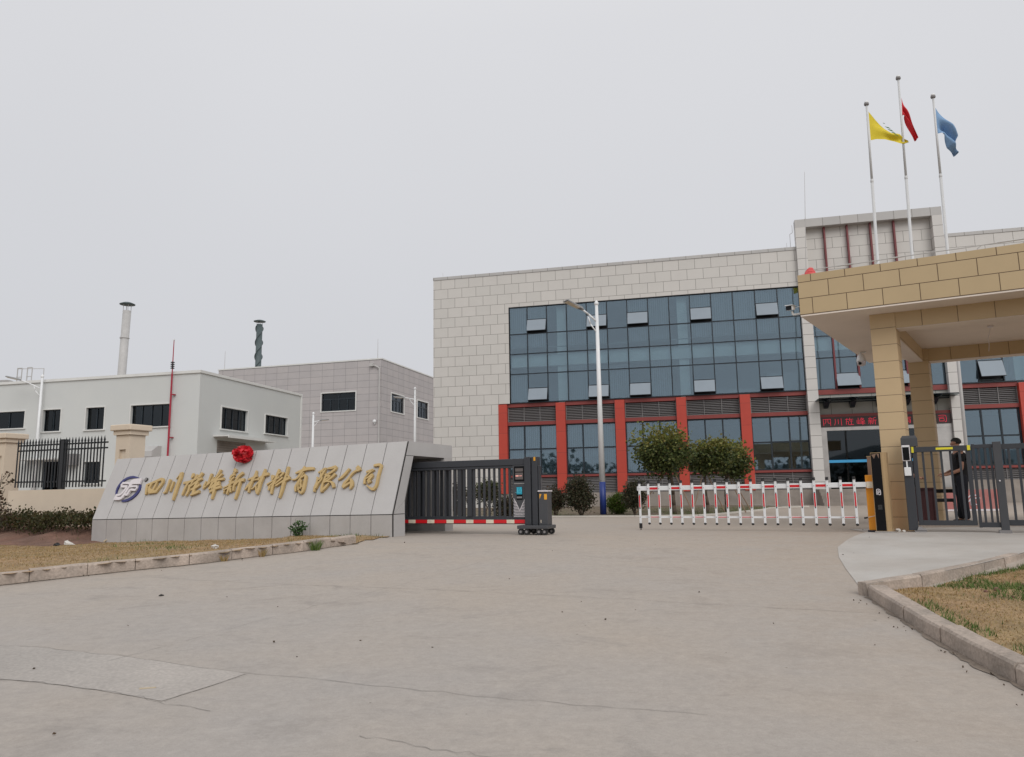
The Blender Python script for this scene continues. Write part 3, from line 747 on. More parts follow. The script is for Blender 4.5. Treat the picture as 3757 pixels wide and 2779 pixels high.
led = [ # 四 川 旌 峰 新 材 料 有 限 公 司 drawn on a unit square
 [[(.05,.9),(.95,.9)],[(.05,.9),(.08,.02)],[(.95,.9),(.93,.02)],[(.38,.9),(.36,.5),(.2,.28)],[(.62,.9),(.64,.38),(.9,.38)]],
 [[(.15,.9),(.15,.4),(.02,.05)],[(.5,.85),(.52,.2)],[(.88,.95),(.9,0)]],
 [[(0,.8),(.45,.8)],[(.2,.95),(.2,.8)],[(.15,.8),(.1,.1)],[(.15,.5),(.36,.5),(.34,.08)],[(.55,.98),(.5,.6)],[(.5,.8),(.95,.8)],[(.55,.55),(.9,.55)],[(.72,.8),(.72,.05)],[(.42,.06),(1,.06)]],
 [[(.05,.65),(.05,.2),(.38,.2)],[(.2,.95),(.2,.2)],[(.38,.65),(.38,.2)],[(.6,.97),(.45,.65)],[(.58,.85),(.9,.85),(.5,.55)],[(.6,.75),(.95,.55)],[(.5,.45),(.95,.45)],[(.52,.32),(.92,.32)],[(.45,.18),(1,.18)],[(.72,.5),(.72,0)]],
 [[(.25,1),(.28,.88)],[(.05,.82),(.5,.82)],[(.12,.75),(.18,.62)],[(.42,.75),(.36,.62)],[(.02,.55),(.52,.55)],[(.02,.38),(.52,.38)],[(.27,.55),(.27,.02)],[(.1,.28),(.05,.12)],[(.4,.28),(.48,.14)],[(.92,.95),(.62,.82),(.62,.4),(.52,.05)],[(.62,.58),(1,.58)],[(.84,.58),(.84,0)]],
 [[(.02,.7),(.45,.7)],[(.24,.98),(.24,0)],[(.24,.62),(.02,.25)],[(.26,.6),(.42,.38)],[(.5,.72),(1,.72)],[(.82,.98),(.82,.05),(.68,.1)],[(.8,.65),(.5,.25)]],
 [[(.02,.55),(.48,.55)],[(.24,.98),(.24,0)],[(.08,.85),(.14,.65)],[(.42,.85),(.34,.65)],[(.22,.5),(.02,.2)],[(.28,.5),(.45,.28)],[(.58,.85),(.68,.72)],[(.55,.6),(.65,.48)],[(.5,.28),(1,.4)],[(.84,.98),(.84,0)]],
 [[(.03,.8),(.97,.8)],[(.5,1),(.35,.6),(.03,.3)],[(.35,.6),(.35,0)],[(.35,.6),(.85,.6),(.85,.03),(.72,.06)],[(.35,.42),(.85,.42)],[(.35,.24),(.85,.24)]],
 [[(.08,.95),(.08,0)],[(.08,.95),(.36,.95),(.26,.6),(.36,.35),(.2,.3)],[(.5,.92),(.9,.92),(.9,.5)],[(.5,.72),(.9,.72)],[(.5,.5),(.9,.5)],[(.5,.92),(.5,.05),(.68,.15)],[(.9,.42),(.68,.3)],[(.62,.5),(.98,.05)]],
 [[(.4,.95),(.05,.5)],[(.58,.95),(.97,.5)],[(.48,.55),(.2,.12),(.82,.2)],[(.7,.35),(.92,.02)]],
 [[(.05,.88),(.9,.88),(.9,.04),(.75,.1)],[(.08,.66),(.7,.66)],[(.15,.48),(.15,.12)],[(.15,.48),(.65,.48),(.65,.14)],[(.15,.14),(.65,.14)]]]
for i, ch in enumerate(led):
    g = MB(); x0 = 21.82+.553*i
    g.strokes([[(p[0]*.40, p[1]*.38, .021) for p in st] for st in ch], (x0, -.10, 4.02), (1,0,0), (0,0,1), (0,-1,0), 0, .006)
    g.build('led_character', m_ledred, LB)
b = MB(); b.box(21.70,27.96,-.06,.3,3.76,3.945); b.box(21.70,21.98,-.04,.3,.6,3.76); b.box(27.2,27.96,-.04,.3,.6,3.76)
D = b.build('door_frame', m_steel, T)
b = MB(); b.box(21.98,27.2,.06,.075,.6,3.76); b.build('door_glass', m_doorglass, D)
b = MB(); b.box(21.98,27.2,.040,.056,2.08,2.22); b.build('safety_strip', m_bluetape, D)
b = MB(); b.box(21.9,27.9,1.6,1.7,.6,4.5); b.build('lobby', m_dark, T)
b = MB(); b.box(21.13,28.2,-1.9,-.26,-.1,.72)
for i in range(1,5): b.box(21.13,28.2,-1.9-.3*i,-1.9-.3*(i-1),-.1,.72-.164*i)
b.build('front_steps', m_plinth, T)

# thin lightning mast that rises from the roof line in front of the tower
q = thing('lightning_mast', 'thin grey lightning rod standing on the front corner of the tan gatehouse roof', 'lightning rod', (5.555,13.7,4.64))
b = MB(); b.cyl((0,0,0),(.07,0,1.2),.008,.007,8); b.build('lower_rod', m_chim, q)
b = MB(); b.cyl((.07,0,1.2),(.125,0,2.13),.0055,.003,8); b.build('upper_rod', m_chim, q)

# ================================================================== WHITE WORKSHOP
T = thing('workshop', 'white metal-clad two-storey workshop with dark windows behind the picket fence', 'building', (-15.94, 38.0, 0), -14.07)
b = MB()
def wall_y(b, x0, x1, z0, z1, y0, y1, holes):   # wall along x with rectangular holes (x0,x1,z0,z1)
    xs = sorted({x0, x1, *[h[0] for h in holes], *[h[1] for h in holes]})
    for A, B in zip(xs[:-1], xs[1:]):
        hs = sorted([h for h in holes if h[0] <= A+1e-6 and h[1] >= B-1e-6], key=lambda h: h[2]); z = z0
        for h in hs:
            if h[2] > z: b.box(A, B, y0, y1, z, h[2])
            z = h[3]
        if z < z1: b.box(A, B, y0, y1, z, z1)
def wall_x(b, y0, y1, z0, z1, x0, x1, holes):
    ys = sorted({y0, y1, *[h[0] for h in holes], *[h[1] for h in holes]})
    for A, B in zip(ys[:-1], ys[1:]):
        hs = sorted([h for h in holes if h[0] <= A+1e-6 and h[1] >= B-1e-6], key=lambda h: h[2]); z = z0
        for h in hs:
            if h[2] > z: b.box(x0, x1, A, B, z, h[2])
            z = h[3]
        if z < z1: b.box(x0, x1, A, B, z, z1)
front = [(-15.5,-10.86,4.66,5.58),(-9.65,-8.49,4.41,5.58),(-6.86,-5.70,4.41,5.58),(-4.06,-1.72,4.43,5.58),(-9.4,-8.28,-.1,2.8),(-6.8,-5.74,1.6,2.72),(-19.5,-17.5,4.43,5.58)]
side = [(1.85,4.22,4.38,5.54),(6.0,8.44,4.45,5.53),(1.6,4.2,-.1,3.76)]
wall_y(b, -24, -.2, -.15, 7.1, 0, .2, front); wall_x(b, 0, 10.05, -.15, 7.1, -.2, 0, side)
b.box(-24,-23.8,.2,10.05,-.15,7.1); b.box(-23.8,-.2,9.85,10.05,-.15,7.1)
b.build('wall', m_whitewall, T)
b = MB(); b.box(-24.1,.06,-.08,.2,7.1,7.24); b.box(-.2,.06,.2,10.12,7.1,7.24); b.box(-24,-.2,.2,10.05,7.0,7.08); b.build('roof', m_wtrim, T)
b = MB(); b.box(-23.6,-.4,2.2,2.3,0,6.9); b.box(-23.6,-.4,.3,9.6,3.4,3.5); b.box(-3.2,-3.1,.3,9.6,0,6.9); b.build('interior', m_dark, T)
b = MB(); b.box(.0,.06,9.98,10.1,0,7.1); b.build('downpipe', m_wtrim, T)
def fwin(x0, x1, z0, z1, n):
    f = MB(); t = .06
    f.box(x0-t, x1+t, -.05, .0, z1, z1+t); f.box(x0-t-.04, x1+t+.04, -.09, .0, z0-t, z0)
    f.box(x0-t, x0, -.05, .0, z0, z1); f.box(x1, x1+t, -.05, .0, z0, z1)
    W = f.build('window', m_wtrim, T)
    g = MB(); g.box(x0, x1, .15, .16, z0, z1); g.build('pane', m_darkwin, W)
    s = MB()
    for k in range(n+1):
        x = x0+(x1-x0)*k/n; s.box(max(x-.025, x0), min(x+.025, x1), .11, .148, z0, z1)
    s.box(x0, x1, .112, .146, z0, z0+.05); s.box(x0, x1, .112, .146, z1-.05, z1); s.build('sash', m_frame, W)
for h in front:
    if h[2] > 0: fwin(*h, 4 if h[1]-h[0] > 2 else 2)
def swin(y0, y1, z0, z1, n):
    f = MB(); t = .06
    f.box(0, .05, y0-t, y1+t, z1, z1+t); f.box(0, .09, y0-t-.04, y1+t+.04, z0-t, z0)
    f.box(0, .05, y0-t, y0, z0, z1); f.box(0, .05, y1, y1+t, z0, z1)
    W = f.build('window', m_wtrim, T)
    g = MB(); g.box(-.16, -.15, y0, y1, z0, z1); g.build('pane', glass_side, W)
    s = MB()
    for k in range(n+1):
        y = y0+(y1-y0)*k/n; s.box(-.148, -.11, max(y-.03, y0), min(y+.03, y1), z0, z1)
    s.box(-.146, -.112, y0, y1, z0, z0+.05); s.box(-.146, -.112, y0, y1, z1-.05, z1); s.build('sash', m_frame, W)
glass_side = glassmat('side_window', (.14,.16,.18), (.5,.55,.6), .10)
swin(*side[0], 4); swin(*side[1], 4)
b = MB()
for k in range(5): b.box(-.10, -.04, 1.6, 4.2, 3.14+.124*k, 3.14+.124*k+.112)
b.build('roller_door', m_plinth, T)
b = MB(); b.box(0,.95,1.25,4.9,3.92,3.98); b.box(0,.7,4.9,6.1,3.88,3.93); b.box(.9,.95,1.25,4.9,3.84,3.92); b.build('door_canopy', m_wtrim, T)
b = MB(); b.box(-10.5,-8.0,-.8,0,2.86,2.94); b.build('door_canopy', m_wtrim, T)
b = MB(); b.box(-9.4,-9.33,.06,.14,-.1,2.8); b.box(-8.35,-8.28,.06,.14,-.1,2.8); b.box(-8.9,-8.83,.06,.14,-.1,2.8); b.build('door_frame', m_frame, T)
b = MB(); b.add([(-2.89,-.7,2.86),(-2.89,0,2.86),(-2.89,0,3.42),(-2.89,-.25,3.42),(-2.89,-.7,3.14),(-2.09,-.7,2.86),(-2.09,0,2.86),(-2.09,0,3.42),(-2.09,-.25,3.42),(-2.09,-.7,3.14)],
    [(0,4,3,2,1),(5,6,7,8,9),(0,5,9,4),(4,9,8,3),(3,8,7,2),(0,1,6,5)]); b.build('vent_hood', m_chim, T)
b = MB(); b.box(-7.9,-7.1,-.45,0,2.55,3.15); b.build('air_conditioner', m_louvre, T)
b = MB()
for x0, x1 in ((-12.3,-12.0),(-11.62,-11.3)):
    for x in (x0, x1): b.bar((x,.6,7.05),(x+.02,.6,8.1),.04,.04)
    b.bar((x0,.6,8.1),(x1,.6,8.1),.05,.05); b.bar((x0,.6,7.6),(x1,.6,7.6),.04,.04)
b.bar((-12.3,.6,8.08),(-10.9,1.0,8.08),.03,.03); b.bar((-10.9,1.0,7.1),(-10.9,1.0,8.1),.03,.03)
b.build('roof_ladder', m_chim, T)
# a taller shed roof just showing at the far left, behind the workshop
q = thing('far_shed', 'pale low shed roof showing behind the workshop at far left', 'building', (-49.5, 66, -.75), -14)
b = MB(); b.box(-14,0,0,10,-.2,12.0); b.build('wall', m_whitewall, q)
b = MB(); b.hexa([(-14.3,-.4,12),(.4,-.4,12),(.4,10.4,12),(-14.3,10.4,12),(-14.3,4.8,12.9),(.4,4.8,12.9),(.4,5.2,12.9),(-14.3,5.2,12.9)]); b.build('roof', m_chim, q)

# red mast clamped to the workshop wall
mo = Vector((-15.94,38,0)); my = R(-14.07)
def lw(o, yaw, x, y, z=0):
    a = R(yaw); return (o[0]+x*math.cos(a)-y*math.sin(a), o[1]+x*math.sin(a)+y*math.cos(a), z)
q = thing('red_mast', 'slim dark red mast with black insulators standing against the white workshop wall', 'mast', lw((-15.94,38), -14.07, -1.53, -.22, -.1), -14.07)
b = MB(); b.cyl((0,0,0),(.01,0,7.2),.055,.045,10); b.build('lower_pole', m_redpole, q)
b = MB(); b.cyl((.01,0,7.2),(.02,0,8.95),.03,.02,10); b.build('upper_pole', m_redpole, q)
b = MB()
for k in range(4): b.lathe([(.02,-.05),(.10,-.03),(.10,.0),(.02,.04)], (.01,0,7.5+.1*k), 10)
b.build('insulator', m_rubber, q)
for z in (3.9, 6.1):
    b = MB(); b.box(-.02,.14,-.02,.2,z,z+.05); b.build('clamp', m_redpole, q)
b = MB(); b.cyl((.02,0,8.95),(.02,0,9.0),.05,.05,8); b.build('tip', m_whitepaint, q)

# ================================================================== GREY FACTORY HALL
T = thing('factory_hall', 'grey panelled factory hall with a corner downpipe behind the white workshop', 'building', (-12.12, 69.0, 0), -16.3)
gf = [(-6.2,-2.63,8.66,10.37)]; gs = [(2.12,5.0,8.64,10.36),(8.28,11.15,8.64,10.38)]
b = MB(); wall_y(b, -17.84, -.25, -.2, 13.3, 0, .25, gf); wall_x(b, 0, 24, -.2, 13.3, -.25, 0, gs); b.box(-17.84,-17.6,.25,24,-.2,13.3); b.build('wall', m_greywall, T)
b = MB(); b.box(-17.9,.05,-.05,.3,13.3,13.42); b.box(-.25,.05,.3,24,13.3,13.42); b.box(-17.7,-.2,.3,24,12.9,13.0); b.build('roof', m_wtrim, T)
b = MB(); b.box(-17.4,-.3,3,3.1,0,13); b.box(-3.5,-3.4,3.1,20,0,13); b.build('interior', m_dark, T)
def gwin(x0, x1, z0, z1, flip):
    def bx(m, a0, a1, d0, d1, zz0, zz1):
        m.box(a0, a1, -d1, -d0, zz0, zz1) if not flip else m.box(d0, d1, a0, a1, zz0, zz1)
    f = MB(); t = .1
    bx(f, x0-t, x1+t, 0, .05, z1, z1+t); bx(f, x0-t, x1+t, 0, .06, z0-t, z0); bx(f, x0-t, x0, 0, .05, z0, z1); bx(f, x1, x1+t, 0, .05, z0, z1)
    W = f.build('window', m_wtrim, T)
    g = MB(); bx(g, x0, x1, -.16, -.15, z0, z1); g.build('pane', glass_side if flip else m_darkwin, W)
    s = MB(); zm = z0+(z1-z0)*.66
    for k in range(3): 
        x = x0+(x1-x0)*k/2; bx(s, max(x0,x-.05), min(x1,x+.05), -.148, -.1, z0, z1)
    for k in (1,3):
        x = x0+(x1-x0)*k/4; bx(s, x-.04, x+.04, -.146, -.102, z0, zm)
    for z in (z0+.05, zm, z1-.05): bx(s, x0, x1, -.144, -.104, z-.05, z+.05)
    s.build('sash', m_frame, W)
gwin(*gf[0], False); gwin(*gs[0], True); gwin(*gs[1], True)
b = MB(); b.tube([(-.9,-.12,12.75),(-.6,-.14,12.7),(-.15,-.14,12.45),(-.15,-.14,-.1)], .07, 8); b.box(-1.1,-.75,-.3,0,12.65,12.95); b.build('downpipe', m_chim, T)
b = MB(); b.sph((-.56,-.18,7.5), .17, 10, 7); b.box(-.6,-.52,-.2,0,7.25,7.4); b.build('wall_camera', m_whitepaint, T)
for x, y in ((-17.4,.3),(-.5,.2)):
    b = MB(); b.cyl((x,y,13.4),(x,y,15.3),.03,.015,6); b.build('roof_spike', m_chim, T)

# flues behind
q = thing('chimney_flue', 'tall pale grey flue with rain cap rising behind the workshop', 'chimney', (-42.3, 80, 0))
b = MB(); b.cyl((-.05,0,-.2),(.38,0,21.1),.44,.42,20); b.build('stack', m_chim, q, True)
b = MB()
for a in (.5, 2.2, 3.8, 5.4): b.cyl((.38+.38*math.cos(a),.38*math.sin(a),21.0),(.38+.38*math.cos(a),.38*math.sin(a),21.85),.03,.03,6)
b.build('cap_strut', m_chim, q)
b = MB(); b.lathe([(.78,21.78),(.80,21.84),(.40,22.02),(.05,22.1)], (.38,0,0), 20); b.build('rain_cap', m_chimdark, q, True)
b = MB(); b.lathe([(.45,0),(.49,.03),(.49,.1),(.45,.13)], (.30,0,18.0), 20); b.build('flange', m_chim, q)
q = thing('chimney_flue', 'dark green flue with spiral strakes and rain cap rising behind the grey hall', 'chimney', (-29.09, 85, 0))
b = MB(); b.cyl((0,0,-.2),(0,0,20.5),.34,.34,20)
for s in range(2):
    st = []
    for i in range(140):
        z = 10+i*.074; a = z*1.9+math.pi*s
        st.append((z, a))
    for (z0,a0),(z1,a1) in zip(st[:-1], st[1:]):
        b.add([(.33*math.cos(a0),.33*math.sin(a0),z0-.04),(.46*math.cos(a0),.46*math.sin(a0),z0),(.46*math.cos(a1),.46*math.sin(a1),z1),(.33*math.cos(a1),.33*math.sin(a1),z1-.04),(.33*math.cos(a0),.33*math.sin(a0),z0+.08),(.33*math.cos(a1),.33*math.sin(a1),z1+.08)], [(0,1,2,3),(1,4,5,2)])
b.build('stack', m_chimdark, q, True)
b = MB()
for a in (.5, 2.2, 3.8, 5.4): b.cyl((.3*math.cos(a),.3*math.sin(a),20.4),(.3*math.cos(a),.3*math.sin(a),20.9),.025,.025,6)
b.build('cap_strut', m_chim, q)
b = MB(); b.lathe([(.66,20.82),(.68,20.88),(.35,21.0),(.05,21.06)], (0,0,0), 20); b.build('rain_cap', m_chimdark, q, True)

# ================================================================== YARD LAMPS
def lamp(label, loc, h, ang, arm, rise, blue, rb=.085, rt=.055):
    q = thing('street_lamp', label, 'street lamp', loc, 0, 'white street lamps in the yard')
    z0 = 0
    if blue:
        b = MB(); b.cyl((0,0,0),(0,0,blue),rb*1.35,rb*1.3,14); b.build('blue_base', m_blade, q, True); z0 = blue
        b = MB(); b.box(-.16,.16,-.16,.16,-.02,.03); b.build('base_plate', m_blade, q)
    b = MB(); b.cyl((0,0,z0),(0,0,h),rb*(1.25 if blue else 1),rt,14); b.build('pole', m_whitepaint, q, True)
    b = MB(); b.lathe([(rt,0),(rt*1.5,.03),(rt*1.4,.1),(rt*.7,.16),(.005,.19)], (0,0,h), 12); b.build('finial', m_whitepaint, q, True)
    a = R(ang); dx, dy = math.cos(a), math.sin(a)
    b = MB(); b.tube([(0,0,h-.62),(dx*arm*.55,dy*arm*.55,h-.62+rise*.6),(dx*arm,dy*arm,h-.62+rise)], .035, 8)
    b.tube([(0,0,h-1.05),(dx*.28,dy*.28,h-.72),(dx*.36,dy*.36,h-.62+rise*.36)], .022, 8)
    b.build('arm', m_whitepaint, q, True)
    x0, y0, zz = dx*(arm-.05), dy*(arm-.05), h-.62+rise; tx = rise/arm*.55; w = .17; L_ = .74
    px, py = -dy, dx
    def pt(s, t, u): return (x0+dx*s+px*t, y0+dy*s+py*t, zz+s*tx+u)
    b = MB(); b.hexa([pt(0,-w*.55,-.04),pt(L_,-w,-.04),pt(L_,w,-.04),pt(0,w*.55,-.04),pt(.05,-w*.4,.06),pt(L_*.95,-w*.8,.025),pt(L_*.95,w*.8,.025),pt(.05,w*.4,.06)])
    b.build('lamp_head', m_lamp, q, False, .012)
    b = MB(); b.hexa([pt(.2,-w*.6,-.055),pt(L_-.05,-w*.75,-.055),pt(L_-.05,w*.75,-.055),pt(.2,w*.6,-.055),pt(.2,-w*.6,-.04),pt(L_-.05,-w*.75,-.04),pt(L_-.05,w*.75,-.04),pt(.2,w*.6,-.04)]); b.build('diffuser', m_plate, q)
lamp('tall white lamp with a blue foot, in front of the office curtain wall', (3.13,26.8,-.08), 7.58, 205, .62, .42, 1.18)
lamp('white lamp whose dark head leans over the white workshop roof edge', (-25.3,40,-.1), 7.4, 200, 1.0, .45, 1.2)
lamp('small white lamp pointing right, before the grey hall front beside the workshop', (-15.96,60,-.1), 7.35, 0, .55, .12, 1.2, .10, .075)
lamp('white lamp pointing left, before the grey hall side windows', (-6.12,47,-.1), 7.4, 172, .7, .14, 1.2, .085, .06)

# ================================================================== SIGN WALL
T = thing('sign_wall', 'grey granite sign wall with a slanted face, gold characters and a gate pocket', 'sign wall', (-2.229, 14.0, 0))
T.rotation_euler = (Matrix.Rotation(R(-23.5), 3, 'Z') @ Matrix.Rotation(-math.atan(.0115), 3, 'Y')).to_euler()
XL = -7.9; SW = .4642
b = MB()
for i in range(17):      # plinth slabs, 8 mm joints
    x1 = -SW*i-.007; x0 = max(-SW*(i+1)+.007, XL)
    d = random.uniform(0, .003)
    b.box(x0, x1, -d, .30, -.45, .392)
b.build('plinth', m_granite_base, T)
b = MB()
for i in range(17):
    x1 = -SW*i-.008; x0 = max(-SW*(i+1)+.008, XL); d = random.uniform(0, .003)
    b.hexa([(x0,-d,.408),(x1,-d,.408),(x1,.3,.408),(x0,.3,.408),(x0,.55-d,1.775),(x1,.55-d,1.775),(x1,.85,1.775),(x0,.85,1.775)])
b.build('slanted_face', m_granite, T)
b = MB(); b.hexa([(XL+.01,.012,-.45),(.0,.012,-.45),(.0,.40,-.45),(XL+.01,.40,-.45),(XL+.01,.012,.40),(.0,.012,.40),(.0,.40,.40),(XL+.01,.40,.40)])
b.hexa([(XL+.01,.016,.40),(.0,.016,.40),(.0,.4,.40),(XL+.01,.4,.40),(XL+.01,.56,1.77),(.0,.56,1.77),(.0,.845,1.77),(XL+.01,.845,1.77)]); b.build('backing', m_joint, T)
# end pier, lintel and far pier of the gate pocket (faces toward the opening)
b = MB()
b.hexa([(-.30,.022,-.2),(.012,.022,-.2),(.012,.42,-.2),(-.30,.42,-.2),(-.30,.022,.40),(.012,.022,.40),(.012,.415,.645),(-.30,.415,.645)])
b.hexa([(-.30,.026,.408),(.012,.026,.408),(.012,.414,.652),(-.30,.414,.652),(-.30,.46,1.495),(.012,.46,1.495),(.012,.74,1.495),(-.30,.74,1.495)])
b.build('end_pier', m_granite, T)
b = MB(); b.hexa([(.0125,.0,-.2),(.0135,.0,-.2),(.0135,.021,-.2),(.0125,.021,-.2),(.0125,.0,.4),(.0135,.0,.4),(.0135,.024,.4),(.0125,.024,.4)])
b.hexa([(.0125,.0,.4),(.0135,.0,.4),(.0135,.024,.4),(.0125,.024,.4),(.0125,.55,1.775),(.0135,.55,1.775),(.0135,.575,1.775),(.0125,.575,1.775)]); b.box(.006,.0125,.02,.41,.395,.409) ; b.build('corner_joint', m_joint, T)
b = MB(); b.hexa([(-2.9,.47,1.505),(.014,.47,1.505),(.014,2.33,1.505),(-2.9,2.33,1.505),(-2.9,.58,1.778),(.014,.58,1.778),(.014,2.33,1.778),(-2.9,2.33,1.778)])
b.build('lintel', m_granite, T)
b = MB(); b.box(-7.4,.012,1.98,2.33,-.3,1.504); b.box(-7.5,-7.4,.9,2.33,-.3,1.504); b.box(-7.5,-2.9,.9,2.33,1.505,1.56); b.build('pocket_wall', m_granite_base, T)
fo, fy_, fz_ = (0,0,.4), .55/1.4809, 1.375/1.4809
